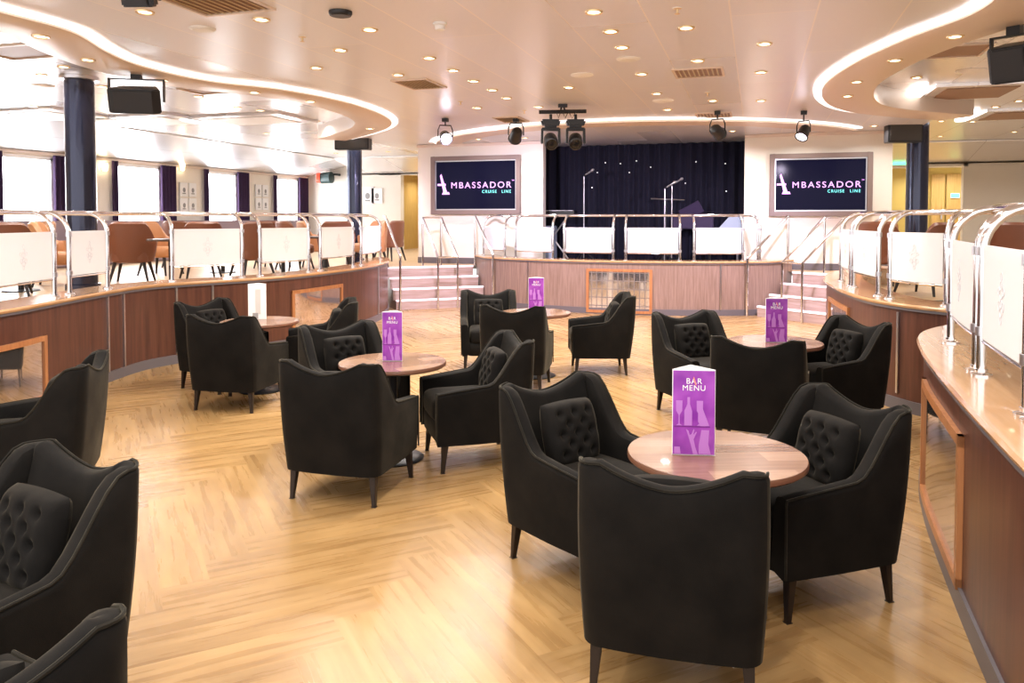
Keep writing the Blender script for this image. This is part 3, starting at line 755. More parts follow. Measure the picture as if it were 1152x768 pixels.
for px, py in ((681, 183), (698, 184), (716, 181), (732, 188), (708, 194), (672, 194), (783, 182), (816, 184), (771, 206), (817, 215), (666, 211)):
    p = ony(px, py, 15.5)-Vector((AX, 15.6, ZD)); MB().ell((0, 0, 0), (.012, .012, .012), nu=8, nv=6).build('star_light', 'star', cb_).location = p
def micstand(px, py_top, label, Y=14.9, boom=True):
    p = ony(px, py_top, Y); h = p.z-ZD-.01; t = thing('microphone_stand', label, 'microphone stand', (p.x, Y, ZD+.01))
    MB().tube([(0, 0, .12), (0, 0, h)], .011, 8).build('pole', 'steel', t, smooth=True)
    for k in range(3):
        a = k*2*PI/3+.4; MB().tube([(0, 0, .28), (.30*math.cos(a), .30*math.sin(a), .01)], .010, 6).build('leg', 'black', t)
    MB().tube([(0, 0, h), (.10, -.05, h+.06)], .014, 8).build('clip', 'black', t)
    MB().lathe([(0, 0), (.014, .01), (.018, .15), (.028, .17), (.03, .19), (.02, .215), (0, .225)], 16, (.03, -.02, h+.02), (.8, -.3, .45)).build('microphone', 'steel', t, smooth=True)
    return t
micstand(657, 198, 'tall slim microphone stand left of centre on the stage')
micstand(748, 212, 'left of two close microphone stands on the stage', 14.3)
micstand(756, 208, 'right of two close microphone stands on the stage')
p = ony(738, 224, 15.3)
t = thing('microphone_stand', 'low microphone stand with a horizontal boom, left of the close pair', 'microphone stand', (p.x+.2, 15.3, ZD+.01))
MB().tube([(0, 0, .1), (0, 0, p.z-ZD)], .011, 8).build('pole', 'black', t); MB().tube([(-.3, 0, p.z-ZD), (.35, 0, p.z-ZD-.03)], .013, 8).build('boom', 'steel', t)
for k in range(3): MB().tube([(0, 0, .25), (.28*math.cos(k*2.1), .28*math.sin(k*2.1), .01)], .01, 6).build('leg', 'black', t)
# keyboard on a crossed stand
p = ony(627, 240, 14.6); t = thing('keyboard', 'black electronic keyboard on a crossed stand at the left of the stage', 'keyboard', (p.x-.20, 15.0, ZD+.01))
hh = p.z-ZD
MB().box((0, 0, hh), (.95, .3, .09)).build('keyboard_body', 'blackshiny', t, bevel=.01); box('keys', (0, -.06, hh+.047), (.85, .14, .01), 'paper', t)
for s_ in (-1, 1): MB().tube([(-s_*.35, -.1*s_, .02), (s_*.35, -.1*s_, hh-.05)], .016, 8).build('stand_leg', 'steel', t)
p = ony(772, 236, 15.0); t = thing('grand_keyboard', 'violet instrument with a slanted lid behind the stage rail', 'instrument', (p.x+.12, 15.25, ZD+.01)); hh = p.z-ZD
MB().box((0, 0, hh-.25), (.75, .4, .24)).build('case', 'purpgear', t, bevel=.02); MB().box((-.05, .05, hh-.03), (.42, .03, .24), ry=-.5, rx=.2).build('lid', 'purpgear', t)
for sx in (-.3, .3): MB().tube([(sx, 0, .0), (sx, 0, hh-.35)], .025, 8).build('leg', 'black', t)
p = ony(823, 252, 14.55); t = thing('wedge_monitor', 'grey blue wedge shaped loudspeaker at the right end of the stage', 'loudspeaker', (p.x, 15.0, ZD+.01)); hh = p.z-ZD
MB().add([(-.3, -.2, hh-.16), (.28, -.2, hh-.16), (.28, .2, hh-.16), (-.3, .2, hh-.16), (-.05, -.12, hh+.13), (.28, -.12, hh+.13), (.28, .2, hh+.13), (-.05, .2, hh+.13)], [(0, 3, 2, 1), (4, 5, 6, 7), (0, 1, 5, 4), (1, 2, 6, 5), (2, 3, 7, 6), (3, 0, 4, 7)]).build('cabinet', 'greygear', t, bevel=.015)
MB().tube([(.1, 0, 0), (.1, 0, hh-.16)], .02, 8).build('pole', 'steel', t); MB().lathe([(0, 0), (.2, 0), (.2, .015), (0, .02)], 24, (.1, 0, 0)).build('base', 'black', t)
p = ony(609, 254, 14.9); t = thing('floor_loudspeaker', 'dark slanted loudspeaker at the left end of the stage', 'loudspeaker', (p.x+.05, 15.0, ZD+.01))
MB().add([(-.2, -.2, 0), (.2, -.2, 0), (.2, .2, 0), (-.2, .2, 0), (-.2, .0, .75), (.2, 0, .75), (.2, .2, .75), (-.2, .2, .75)], [(0, 3, 2, 1), (4, 5, 6, 7), (0, 1, 5, 4), (1, 2, 6, 5), (2, 3, 7, 6), (3, 0, 4, 7)]).build('cabinet', 'greygear', t, bevel=.015)
MB().lathe([(0, 0), (.13, 0), (.12, .02), (0, .0)], 24, (0, -.125, .4), (0, -.97, .25)).build('speaker_cone', 'black', t, smooth=True)

# ------------------------------------------------------------------ armchairs
def sm(t_): t_ = max(0, min(1, t_)); return t_*t_*(3-2*t_)
def chair_shell():
    st = []   # (x, y, nx, ny)
    for k in range(19): y = .29-(.29+.235)*k/18; st.append((.292-.012*sm((y)/.29), y, 1, 0))
    for k in range(1, 7): a = PI/2*k/6; st.append((.222+.07*math.cos(a), -.235-.07*math.sin(a), math.cos(a), -math.sin(a)))
    for k in range(1, 13): x = .222*(1-k/12); st.append((x, -.305-.012*(1-(x/.222)**2), 0, -1))
    full = st+[(-x, y, -nx, ny) for x, y, nx, ny in reversed(st[:-1])]
    rings = []; tops = []
    for x, y, nx, ny in full:
        side = abs(nx) > .99
        if side: T_ = .505+.045*max(0, min(1, (.29-y)/.37))+.255*sm((-.035-y)/.195)
        else:
            T_ = .812 if abs(x) > .222 else .745+.067*(abs(x)/.222)**1.7
            if abs(x) > .222: T_ = .805+.007*sm((.292-abs(x))/.07)
        bk = sm((.12-y)/.40); up = (T_-.175)/.63
        t_top = .075+.0*bk; t_low = .085+.075*(abs(ny) if not side else 0)
        N = Vector((nx, ny, 0)); ring = []
        def o(z):
            h = (z-.175)/.63
            return Vector((x+nx*(.012*h+.010*math.sin(PI*min(1, h))), y+ny*.012*math.sin(PI*min(1, h))-.060*bk*h, z))
        for z in (.175, .19, .26, .34, .42, .48): ring.append(o(min(z, T_-.03)))
        for q in (.25, .5, .75): z = .48+(T_-.03-.48)*q if T_ > .55 else T_-.03+.001*q; ring.append(o(z))
        ring.append(o(T_-.022))
        ring.append(o(T_-.008)-N*.006); ring.append(o(T_)-N*.02); ring.append(o(T_+.003)-N*t_top*.5); ring.append(o(T_)-N*(t_top-.02)); ring.append(o(T_-.008)-N*(t_top-.006)); ring.append(o(T_-.025)-N*t_top)
        for q in (.25, .5, .75, 1): z = (T_-.025)+(.40-(T_-.025))*q; ring.append(o(z)-N*(t_top+(t_low-t_top)*q))
        ring.append(o(.20)-N*t_low)
        rings.append(ring); tops.append(o(T_-.002)-N*.006)
    return rings, tops
def loft(rings, cap0, cap1):
    n = len(rings[0]); v = [p for R in rings for p in R]; f = []
    for i in range(len(rings)-1):
        for k in range(n): f.append((i*n+k, i*n+(k+1) % n, (i+1)*n+(k+1) % n, (i+1)*n+k))
    if cap0: f.append(tuple(range(n)))
    if cap1: f.append(tuple((len(rings)-1)*n+k for k in range(n)))
    return MB().add(v, f)
def make_chair():
    t = thing('armchair', 'x', 'armchair')
    R, tops = chair_shell(); n = len(R); k = 20
    loft(R[k:n-k], False, False).build('backrest', 'velvet', t, smooth=True)
    loft(R[:k+1], True, False).build('arm', 'velvet', t, smooth=True); loft(R[n-k-1:], False, True).build('arm', 'velvet', t, smooth=True)
    def fr(sg):  # piping also runs down the arm front
        x = tops[0].x*sg; y = tops[0].y+.003
        return [Vector((x, y, z)) for z in (.19, .3, .42, .49)]
    pts = fr(1)+[Vector((p.x, p.y, p.z)) for p in tops]+list(reversed(fr(-1)))
    MB().tube(pts, .0055, 6).build('piping', 'piping', t, smooth=True)
    MB().ell((0, .035, .245), (.235, .255, .075), .25, .2, 40, 12).build('seat_base', 'velvet', t, smooth=True)
    MB().ell((0, .055, .375), (.208, .245, .085), .42, .28, 44, 18).build('seat_cushion', 'velvet', t, smooth=True)
    # tufted pillow
    nu, nv, W_, H_ = 34, 30, .160, .155; v = []; f = []
    btn = [(a, b) for a in (-.55, 0, .55) for b in (-.6, 0, .6)]+[(a, b) for a in (-.28, .28) for b in (-.3, .3)]
    for sgn in (1, -1):
        for j in range(nv+1):
            for i in range(nu+1):
                a, b = -1+2*i/nu, -1+2*j/nv
                th = .075*max(0, 1-abs(a)**5)**.5*max(0, 1-abs(b)**5)**.5
                if sgn > 0:
                    for p_, q_ in btn: th -= .034*math.exp(-(((a-p_)/.11)**2+((b-q_)/.12)**2))*(1 if th > .02 else .2)
                    th += .006*math.cos(a*PI/.28)*math.cos(b*PI/.30)*(1-a*a)*(1-b*b)
                    th = max(th, 0)
                pin = 1-.06*(1-abs(a)**2) if False else 1
                v.append(Vector((a*W_*pin*(1-.05*b*b), sgn*th*(1 if sgn > 0 else .5), b*H_*(1-.05*a*a))))
    m_ = (nu+1)*(nv+1)
    for s_ in range(2):
        for j in range(nv):
            for i in range(nu): a = s_*m_+j*(nu+1)+i; f.append((a, a+1, a+nu+2, a+nu+1))
    Rr = Matrix.Rotation(math.radians(14), 3, 'X')
    pl = MB().add([Rr @ q + Vector((0, -.160, .575)) for q in v], f).build('tufted_pillow', 'velvet', t, smooth=True)
    for sx in (-1, 1):
        for sy in (-1, 1):
            x, y = sx*.245, sy*.235+(.0 if sy > 0 else -.01)
            v = [(x+a*.021, y+b*.021, .19) for a, b in ((-1, -1), (1, -1), (1, 1), (-1, 1))]+[(x+sx*.012+a*.011, y+sy*.018+b*.011, 0) for a, b in ((-1, -1), (1, -1), (1, 1), (-1, 1))]
            MB().add(v, [(0, 1, 2, 3), (7, 6, 5, 4), (0, 1, 5, 4), (1, 2, 6, 5), (2, 3, 7, 6), (3, 0, 4, 7)]).build('leg', 'legwood', t, bevel=.003)
    return t
CH = [  # x, y, facing x, facing y, label
 (-.715, 3.50, .82, -.57, 'black velvet armchair with buttoned pillow on the left of the front table'),
 (-.265, 2.81, -.04, 1, 'black velvet armchair seen from behind, in front of the front table'),
 (.185, 3.56, -.80, -.60, 'black velvet armchair with buttoned pillow on the right of the front table'),
 (-2.27, 4.07, -.03, 1, 'black velvet armchair seen from behind at the table left of centre'),
 (-1.80, 4.81, -.82, -.57, 'black velvet armchair facing left at the table left of centre'),
 (-2.77, 4.98, .81, -.58, 'black velvet armchair facing the camera behind the table left of centre'),
 (-4.23, 5.62, -.10, 1, 'black velvet armchair seen from behind at the table with the white card'),
 (-4.84, 6.18, .97, -.22, 'black velvet armchair facing right at the table with the white card'),
 (-4.03, 6.56, -.85, -.52, 'black velvet armchair facing left at the table with the white card'),
 (-2.72, 7.80, .35, -.93, 'black velvet armchair facing forward at the table nearest the left stairs'),
 (-2.15, 7.02, -.10, 1, 'black velvet armchair seen from behind at the table nearest the left stairs'),
 (-1.575, 8.02, -.95, -.29, 'black velvet armchair in side view, alone right of the table nearest the stage'),
 (-.40, 6.45, .60, -.80, 'black velvet armchair on the left of the back right table'),
 (.05, 5.67, .12, .99, 'black velvet armchair seen from behind at the back right table'),
 (.55, 6.45, -.82, -.57, 'black velvet armchair beside the right platform at the back right table'),
 (-3.87, 3.28, -.84, -.545, 'black velvet armchair facing left at the left edge of the photo'),
 (-2.24, 1.72, -.21, -.98, 'black velvet armchair at the lower left with its buttoned pillow in shade'),
 (-1.62, 1.08, -.9, .35, 'corner of a black velvet armchair in the lower left corner'),
]
proto = make_chair()
for i, (x, y, fx, fy, lab) in enumerate(CH):
    rz = math.atan2(-fx, fy)
    if i == 0: proto.location = (x, y, 0); proto.rotation_euler = (0, 0, rz); proto['label'] = lab; proto['group'] = 'black velvet armchairs'
    else: copy_tree(proto, (x, y, 0), rz, lab, 'black velvet armchairs')

# ------------------------------------------------------------------ tables
TH = .65
def make_table():
    t = thing('round_table', 'x', 'table')
    MB().lathe([(0, TH-.002), (.345, TH-.002), (.352, TH), (0, TH)][::1], 64).build('table_top', 'tabletop', t)
    MB().lathe([(0, TH-.03), (.345, TH-.03), (.355, TH-.022), (.355, TH-.006), (.352, TH-.0015), (.30, TH-.0015)], 64).build('edge_band', mat('walnut edge', (.16, .07, .04), .3), t, smooth=True)
    MB().lathe([(.03, .03), (.03, TH-.04), (.09, TH-.032), (0, TH-.031)], 24).build('post', 'black', t, smooth=True)
    MB().lathe([(0, 0), (.20, 0), (.205, .006), (.19, .016), (.10, .026), (.04, .036), (0, .036)], 48).build('base', 'black', t, smooth=True)
    return t
TB = [(-.146, 3.215, 'round walnut table in the foreground with three armchairs around it'),
      (-2.30, 4.65, 'round walnut table left of centre with a purple menu'),
      (-4.40, 6.14, 'round walnut table at the left with a white card on it'),
      (-2.13, 7.56, 'round walnut table nearest the left stairs'),
      (.15, 6.30, 'round walnut table at the right rear, mostly behind armchairs')]
tp = make_table(); rots = (.35, .9, .2, 1.3, .6)
for i, (x, y, lab) in enumerate(TB):
    if i == 0: tp.location = (x, y, 0); tp.rotation_euler = (0, 0, rots[0]); tp['label'] = lab; tp['group'] = 'round walnut tables'
    else: copy_tree(tp, (x, y, 0), rots[i], lab, 'round walnut tables')

# ------------------------------------------------------------------ menu cards
def menu(px0, px1, pyt, pyb, label, rot, purple=True):
    b0 = onz((px0+px1)/2, pyb, TH+.0); f = -b0.x*math.sin(YAW)+b0.y*math.cos(YAW)
    w_ = (px1-px0)/FPX*f; h_ = (pyb-pyt)/FPX*f
    t = thing('menu_card', label, 'menu', (b0.x, b0.y, TH), rot)
    d_ = w_*.62; th = .003
    P = [(-w_/2, 0), (w_/2, 0), (0, d_)]
    mb = MB()
    for a, b in ((0, 1), (1, 2), (2, 0)):
        A_, B_ = Vector(P[a]), Vector(P[b]); c_ = (A_+B_)/2; dd = B_-A_
        n_ = Vector((-dd.y, dd.x)).normalized()*th/2
        mb.box((c_.x+n_.x, c_.y+n_.y, h_/2+.0005), (dd.length, th, h_), math.atan2(dd.y, dd.x))
    mb.build('card', 'paper', t)
    if purple:
        fc = box('printed_face', (0, -.002, h_/2), (w_*.97, .002, h_*.975), 'menu', t)
        k = w_/.16
        text('lettering', 'BAR', .030*k, 'paper', fc, (0, -.0035, h_*.865), ext=.0004, space=1.15)
        text('lettering', 'MENU', .030*k, 'paper', fc, (0, -.0035, h_*.785), ext=.0004, space=1.1)
        def sil(name, P_, m_, z0=0, yy=-.0035):
            v = [(x*w_, yy, z*h_) for x, z in P_]+[(x*w_, yy+.0006, z*h_) for x, z in P_]; n = len(P_)
            return MB().add(v, [tuple(range(n)), tuple(range(2*n-1, n-1, -1))]+[(q, (q+1) % n, n+(q+1) % n, n+q) for q in range(n)])
        sil('tray', [(-.46, .33), (.38, .33), (.38, .345), (-.46, .345)], 0).build('printed_tray', 'menu3', fc)
        mb = sil('x', [(-.22, .35), (-.04, .35), (-.04, .52), (-.09, .60), (-.09, .68), (-.15, .68), (-.15, .60), (-.22, .52)], 0)  # bottle
        mb.v += []; 
        for gx in (-.34, .14):
            q = sil('x', [(gx-.07, .35), (gx+.07, .35), (gx+.012, .37), (gx+.012, .47), (gx+.07, .52), (gx+.075, .64), (gx-.075, .64), (gx-.07, .52), (gx-.012, .47), (gx-.012, .37)], 0)
            mb.add(q.v, q.f)
        q = sil('x', [(.16, .34), (.36, .35), (.20, .56), (.10, .60), (.10, .40)], 0, yy=-.0032); mb.add(q.v, q.f)
        # hand and sleeve below the tray
        q = sil('x', [(-.18, .31), (-.12, .29), (-.09, .24), (-.05, .25), (0, .31), (.02, .30), (-.01, .24), (.06, .28), (.07, .27), (.0, .19), (.04, .10), (.10, .015), (-.01, .015), (-.06, .12), (-.12, .22)], 0); mb.add(q.v, q.f)
        q = sil('x', [(.18, .30), (.36, .30), (.34, .14), (.40, .02), (.12, .02), (.12, .12)], 0); mb.add(q.v, q.f)
        q = sil('x', [(-.45, .02), (-.30, .02), (-.32, .10), (-.45, .10)], 0); mb.add(q.v, q.f)
        mb.build('printed_picture', 'menu2', fc)
        sil('x', [(-.02, .90), (.0, .92), (.06, .82), (.03, .82)], 0, yy=-.0040).build('coral_accent', 'coral', fc)
    else:
        box('printed_strip', (w_*.05, -.002, h_*.5), (w_*.28, .002, h_*.7), mat('pale grey print', (.62, .60, .56), .6), t)
        box('dark_base', (-w_*.1, -.003, h_*.10), (w_*.3, .002, h_*.16), 'ink', t)
    return t
menu(756, 804, 414, 512, 'purple folded bar menu standing on the foreground table', YAW-.10)
menu(430, 453, 350, 406, 'purple folded bar menu on the table left of centre', YAW-.05)
menu(594.5, 612, 312, 350, 'purple folded bar menu on the table nearest the left stairs', YAW)
menu(861, 885.5, 335, 385, 'purple folded bar menu on the back right table', YAW-.05)
menu(279.5, 299.5, 319, 359, 'white folded card standing on the left table', YAW+.1, False)

# ------------------------------------------------------------------ deck furniture
def make_tub(m):
    t = thing('tub_chair', 'x', 'chair')
    v = []; f = []; n = 25
    for i in range(n):
        a = PI*(-.08)+PI*1.16*i/(n-1)   # from right front around the back to left front
        x, y = .31*math.cos(a), -.30*math.sin(a); h = .60+.26*sm((math.sin(a)-.1)/.7); N = Vector((math.cos(a), -math.sin(a), 0))
        for z, ins in ((.30, .03), (.45, 0), (h-.03, -.02), (h, .01), (h, .05), (h-.03, .07), (.42, .09), (.30, .09)): p_ = Vector((x, y, z))-N*ins; v.append(p_)
    q = 8
    for i in range(n-1):
        for k in range(q): f.append((i*q+k, i*q+(k+1) % q, (i+1)*q+(k+1) % q, (i+1)*q+k))
    f += [tuple(range(q)), tuple((n-1)*q+k for k in range(q))]
    MB().add(v, f).build('backrest', m, t, smooth=True)
    MB().ell((0, .02, .37), (.25, .28, .09), .4, .45, 28, 10).build('seat', m, t, smooth=True)
    for sx in (-1, 1):
        for sy in (-1, 1):
            MB().tube([(sx*.18, sy*.17, .31), (sx*.25, sy*.24, 0)], [.026, .014], 8).build('leg', 'legwood', t)
    return t
tubs = {'leather': make_tub('leather'), 'tan': make_tub('tan')}
def deckpos(px, f): p = atf(px, 240, f); return (p.x, p.y, ZD)
DC = [  # px, forward distance, facing angle rz, material, label
 (148, 10.9, .55, 'leather', 'large brown leather tub chair seen from behind in the gap between railing panels'),
 (4, 9.0, .8, 'leather', 'brown leather tub chair at the far left frame edge'),
 (36, 12.0, 2.6, 'tan', 'tan leather tub chair behind the leftmost frosted panel'),
 (62, 10.4, -.9, 'tan', 'tan leather tub chair seen through the gap beside the near column'),
 (180, 12.4, -1.4, 'tan', 'tan leather tub chair right of the large brown one'),
 (203, 14.4, .3, 'leather', 'brown leather tub chair behind the third panel, left one'),
 (225, 11.6, .9, 'leather', 'brown leather tub chair behind the third panel, right one'),
 (283, 11.6, 1.1, 'leather', 'dark brown tub chair in the gap right of the third panel'),
 (306, 14.2, .2, 'leather', 'brown tub chair behind the fourth panel, left one'),
 (331, 13.6, -.5, 'leather', 'brown tub chair behind the fourth panel, right one'),
 (353, 14.6, -.9, 'tan', 'tan tub chair in the gap between the fourth and fifth panels'),
 (378, 13.4, .6, 'leather', 'brown tub chair behind the fifth panel, by the slim column'),
 (416, 14.2, 2.6, 'tan', 'tan tub chair behind the last panel beside the left stairs'),
 (438, 16.6, 1.4, 'leather', 'brown tub chair at the head of the left stairs'),
 (1042, 9.2, .9, 'leather', 'wide brown tub chair behind the middle panel of the right railing'),
 (985, 12.2, .4, 'tan', 'tan tub chair on the right deck in front of the right column'),
 (995, 10.6, -.6, 'leather', 'brown tub chair in the gap of the right railing'),
 (1118, 9.6, .4, 'leather', 'brown tub chair on the right deck behind the near posts'),
 (1146, 8.8, -.5, 'leather', 'brown tub chair at the right frame edge'),
]
first = {'leather': True, 'tan': True}
for px, f_, rz, mt, lab in DC:
    if first[mt]: o = tubs[mt]; first[mt] = False; o.location = deckpos(px, f_); o.rotation_euler = (0, 0, rz); o['label'] = lab; o['group'] = 'leather tub chairs on the upper decks'
    else: copy_tree(tubs[mt], deckpos(px, f_), rz, lab, 'leather tub chairs on the upper decks')
dt = None
for px, f_, lab in ((22, 9.6, 'dark cafe table behind the leftmost railing panel'), (192, 10.5, 'dark cafe table beside the large brown tub chair'), (250, 12.9, 'dark cafe table behind the third railing panel'), (318, 12.6, 'dark cafe table behind the fourth railing panel'), (366, 12.0, 'dark cafe table behind the fifth railing panel'), (1075, 8.2, 'dark cafe table behind the right railing'), (1020, 11.2, 'dark cafe table in front of the right column')):
    if dt is None:
        dt = thing('cafe_table', lab, 'table', deckpos(px, f_), 0, 'cafe tables on the upper decks')
        MB().lathe([(0, .60), (.30, .60), (.31, .615), (.30, .63), (0, .63)], 32).build('table_top', mat('dark table top', (.07, .04, .03), .3), dt, smooth=True)
        MB().lathe([(.035, .02), (.035, .60), (0, .60)], 16).build('post', 'black', dt, smooth=True); MB().lathe([(0, 0), (.21, 0), (.2, .015), (0, .03)], 32).build('base', 'black', dt, smooth=True)
    else: copy_tree(dt, deckpos(px, f_), 0, lab)

# ------------------------------------------------------------------ ceiling fittings
def make_down(lamp):
    t = thing('downlight', 'x', 'downlight')
    MB().lathe([(.044, .0), (.047, -.010), (.064, -.012), (.067, 0)], 24).build('trim_ring', 'brass', t, smooth=True)
    MB().lathe([(0, -.004), (.044, -.004), (.044, -.002), (0, -.002)], 24).build('lamp_lens', 'lens', t)
    if lamp:
        d = bpy.data.lights.new('bulb', 'AREA'); d.shape = 'DISK'; d.size = .12; d.energy = LAMP_W; d.color = (1, .94, .89); d.spread = math.radians(150)
        o = bpy.data.objects.new('bulb', d); COL.objects.link(o); o.parent = t; o.location = (0, 0, -.02)
    return t
MAIN = [(163, 13), (294, 21.5), (356, 76), (383, 56), (416, 33), (483, 65), (448, 84), (510, 79), (533, 91), (554, 101), (570, 110), (537, 121), (668, 13), (687, 35), (700, 53), (722, 83), (739, 105), (751, 123), (772, 31), (785, 68), (802, 113), (860, 49), (856, 81), (856, 113), (606, 120), (640, 98)]
BANDP = [(137, 68), (213, 86), (307, 99), (371, 113), (75, 40), (448, 146), (960, 69), (937, 92), (927, 109), (1027, 41), (1063, 3)]
SIDE = [(47, 84), (115, 97), (267, 121), (293, 124), (356, 136), (300, 150), (230, 148), (1031, 87), (1073, 108), (1000, 117), (1059, 136), (1104, 160), (1141, 148), (1120, 120)]
EXTRA = [(-2.6, .8), (-1.2, .8), (-.2, .8), (-3.8, 1.6), (-2.6, 2.4), (-.8, 2.2), (.4, 1.9), (-4.4, 3.4), (-3.0, 4.0), (-1.0, 3.6), (.3, 3.4)]
proto_d = make_down(True); usedd = [False]
def zone(px):
    for lim, nm in ((150, 'by the hanging loudspeaker'), (300, 'above the left windows'), (430, 'above the slim column'), (530, 'above the left screen'), (640, 'left of the moving heads'), (760, 'right of the moving heads'), (900, 'above the right stage'), (1000, 'right of the stage')):
        if px < lim: return nm
    return 'over the right deck'
ORD = ['nearest', 'second nearest', 'third nearest', 'fourth nearest', 'fifth nearest', 'sixth nearest', 'seventh nearest', 'eighth nearest', 'ninth nearest', 'tenth nearest']
allD = []
for lst, z, nm in ((MAIN, ZC, 'main ceiling'), (BANDP, 3.045, 'cream band'), (SIDE, ZS, 'side ceiling')):
    for px, py in lst:
        p = onz(px, py, z)
        if nm == 'cream band':
            Q = offset(IL, .36)+offset(IR, -.36); q_ = min(Q, key=lambda a: (a.x-p.x)**2+(a.y-p.y)**2); p = Vector((q_.x, q_.y, z))
        allD.append((zone(px), nm, p, py))
from collections import defaultdict
grp = defaultdict(list)
for d in allD: grp[(d[0], d[1])].append(d)
for (zn, nm), ds in grp.items():
    ds.sort(key=lambda d: d[3])
    for i, d in enumerate(ds):
        lab = 'downlight in the %s %s%s' % (nm, zn, (', %s the camera' % ORD[i]) if len(ds) > 1 else '')
        if nm == 'cream band':
            if 'unlit' not in globals(): unlit = make_down(False); unlit.location = d[2]; unlit['label'] = lab; unlit['group'] = 'ceiling downlights'
            else: copy_tree(unlit, d[2], 0, lab, 'ceiling downlights')
        elif not usedd[0]: proto_d.location = d[2]; proto_d['label'] = lab; proto_d['group'] = 'ceiling downlights'; usedd[0] = True
        else: copy_tree(proto_d, d[2], 0, lab, 'ceiling downlights')
for i, (x, y) in enumerate([(-5.9, 13.7), (-5.0, 13.75), (-4.1, 13.8), (-.4, 13.8), (.7, 13.75), (1.8, 13.7)]):
    copy_tree(proto_d, (x, y, ZC), 0, 'downlight close to the %s screen wall, %s to the stage opening' % (('left', 'right')[i > 2], ORD[(2, 1, 0, 0, 1, 2)[i]]), 'ceiling downlights')
for i in range(7):
    for j in range(3):
        copy_tree(proto_d, (-7.4-1.5*j, 4.6+2.2*i, ZS), 0, 'downlight over the left deck, row %s the windows, %s the camera' % (ORD[2-j], ORD[i]), 'ceiling downlights')
for i in range(6):
    for j in range(2):
        copy_tree(proto_d, (3.6+2.2*j, 5.4+2.5*i, ZS), 0, 'downlight over the right deck, row %s the wall, %s the camera' % (ORD[1-j], ORD[i]), 'ceiling downlights')
for x, lab in ((dx0+.6, 'left'), (ex0+.7, 'right'), (ex0+1.6, 'far right')):  # lamps added to brighten the corridors, reusing the downlight fixture
    copy_tree(proto_d, (x, YB+.8, 2.90), 0, 'added downlight brightening the %s corridor behind the back wall' % lab, 'added corridor fill lights')
for x, y in EXTRA:   # lamps of the same ceiling above and behind the camera
    copy_tree(proto_d, (x, y, ZC), 0, 'round downlight in the ceiling above the frame', 'downlights above the frame')

def vent(px, py, z, sx, sy, rot, label, m='grille', slats=True):
    p = onz(px, py, z); t = thing('ceiling_vent', label, 'vent', p, rot)
    fr = MB()
    for s_ in (-1, 1): fr.box((s_*(sx/2-.012), 0, -.008), (.024, sy, .016)).box((0, s_*(sy/2-.012), -.008), (sx-.05, .024, .016))
    fr.build('frame', 'band', t)
    box('backing', (0, 0, -.002), (sx-.04, sy-.04, .003), 'dkbrown' if m != 'dark' else 'dark', t)
    if slats:
        sl = MB(); n = 9
        for k in range(n): sl.box(((k-(n-1)/2)*(sx-.08)/n, 0, -.008), (.018, sy-.05, .006), ry=.5)
        sl.build('slats', m, t)
vent(472, 94, ZC, .42, .6, 0, 'square gold grille in the ceiling above the left screen')
vent(786, 81, ZC, .5, .5, 0, 'square gold grille in the ceiling above the stage')
vent(803, 129, ZC, .5, .5, 0, 'small gold grille in the ceiling near the right par lamp')
vent(245, 3, ZC, .6, .5, 0, 'gold grille in the ceiling at the top edge left of centre')
vent(575, 134, ZC, .4, .6, 0, 'narrow dark vent in the ceiling beside the second par lamp')
vent(236, 101, ZS, .65, .5, 0, 'brown rectangular recess in the side ceiling right of the hanging loudspeaker', slats=False)
vent(22, 58, ZS, .8, .55, 0, 'brown rectangular recess in the side ceiling at the left edge', slats=False)
vent(1072, 57, ZS, .62, .62, .0, 'brown square recess in the side ceiling near the top right corner', slats=False)
vent(985, 127, ZS, .8, .8, 0, 'small brown square recess above the right screen', slats=False)
def coffer(px, py, sx, sy, label, bar):
    p = onz(px, py, ZS); t = thing('ceiling_coffer', label, 'ceiling panel', p)
    MB().box((0, 0, -.02), (sx, sy, .04)).build('tray', 'ceils', t, bevel=.015)
    box('inner_panel', (0, 0, -.045), (sx*.72, sy*.72, .012), 'dkbrown' if bar == 2 else 'white', t)
    MB().ell((-sx*.5-.12, 0, -.03), (.09, sy*.45, .035), .5, .5, 20, 8).build('glowing_bar', mat('glowing diffuser', (1, 1, 1), .5, emit=(1, .96, .93), es=2.2), t, smooth=True)
coffer(1095, 101, 1.15, 1.3, 'brown ceiling coffer with a glowing side bar over the right deck, nearer one', 2)
coffer(1143, 127, 1.15, 1.3, 'brown ceiling coffer with a glowing side bar at the right edge', 2)
coffer(165, 134, 2.0, 1.2, 'pale ceiling coffer left of the far column, near the hanging loudspeaker', 1)
coffer(285, 133, 1.8, 1.2, 'pale ceiling coffer in front of the slim far column', 1)
coffer(40, 128, 2.0, 1.2, 'pale ceiling coffer over the far left windows', 1)
def disc(px, py, z, r, m, name, label, cat, h=.012):
    p = onz(px, py, z); t = thing(name, label, cat, p)
    MB().lathe([(r, 0), (r*1.0, -h*.5), (r*.9, -h), (0, -h)], 32).build('rim', m, t, smooth=True)
    MB().lathe([(r*.78, -h-.001), (r*.75, -h-.004), (0, -h-.004)], 32).build('grille_cover', 'white' if m != 'black' else 'black', t, smooth=True)
disc(228, 32, ZC, .10, 'white', 'ceiling_speaker', 'round white ceiling speaker right of the gold grille at the top left', 'ceiling speaker')
disc(707, 66, ZC, .11, 'white', 'ceiling_speaker', 'round cream ceiling speaker above the moving heads, nearer one', 'ceiling speaker')
disc(655, 84, ZC, .12, 'white', 'ceiling_speaker', 'round white ceiling speaker directly above the moving heads', 'ceiling speaker')
disc(746, 113, ZC, .13, 'white', 'ceiling_speaker', 'round cream ceiling speaker right of the moving heads', 'ceiling speaker')
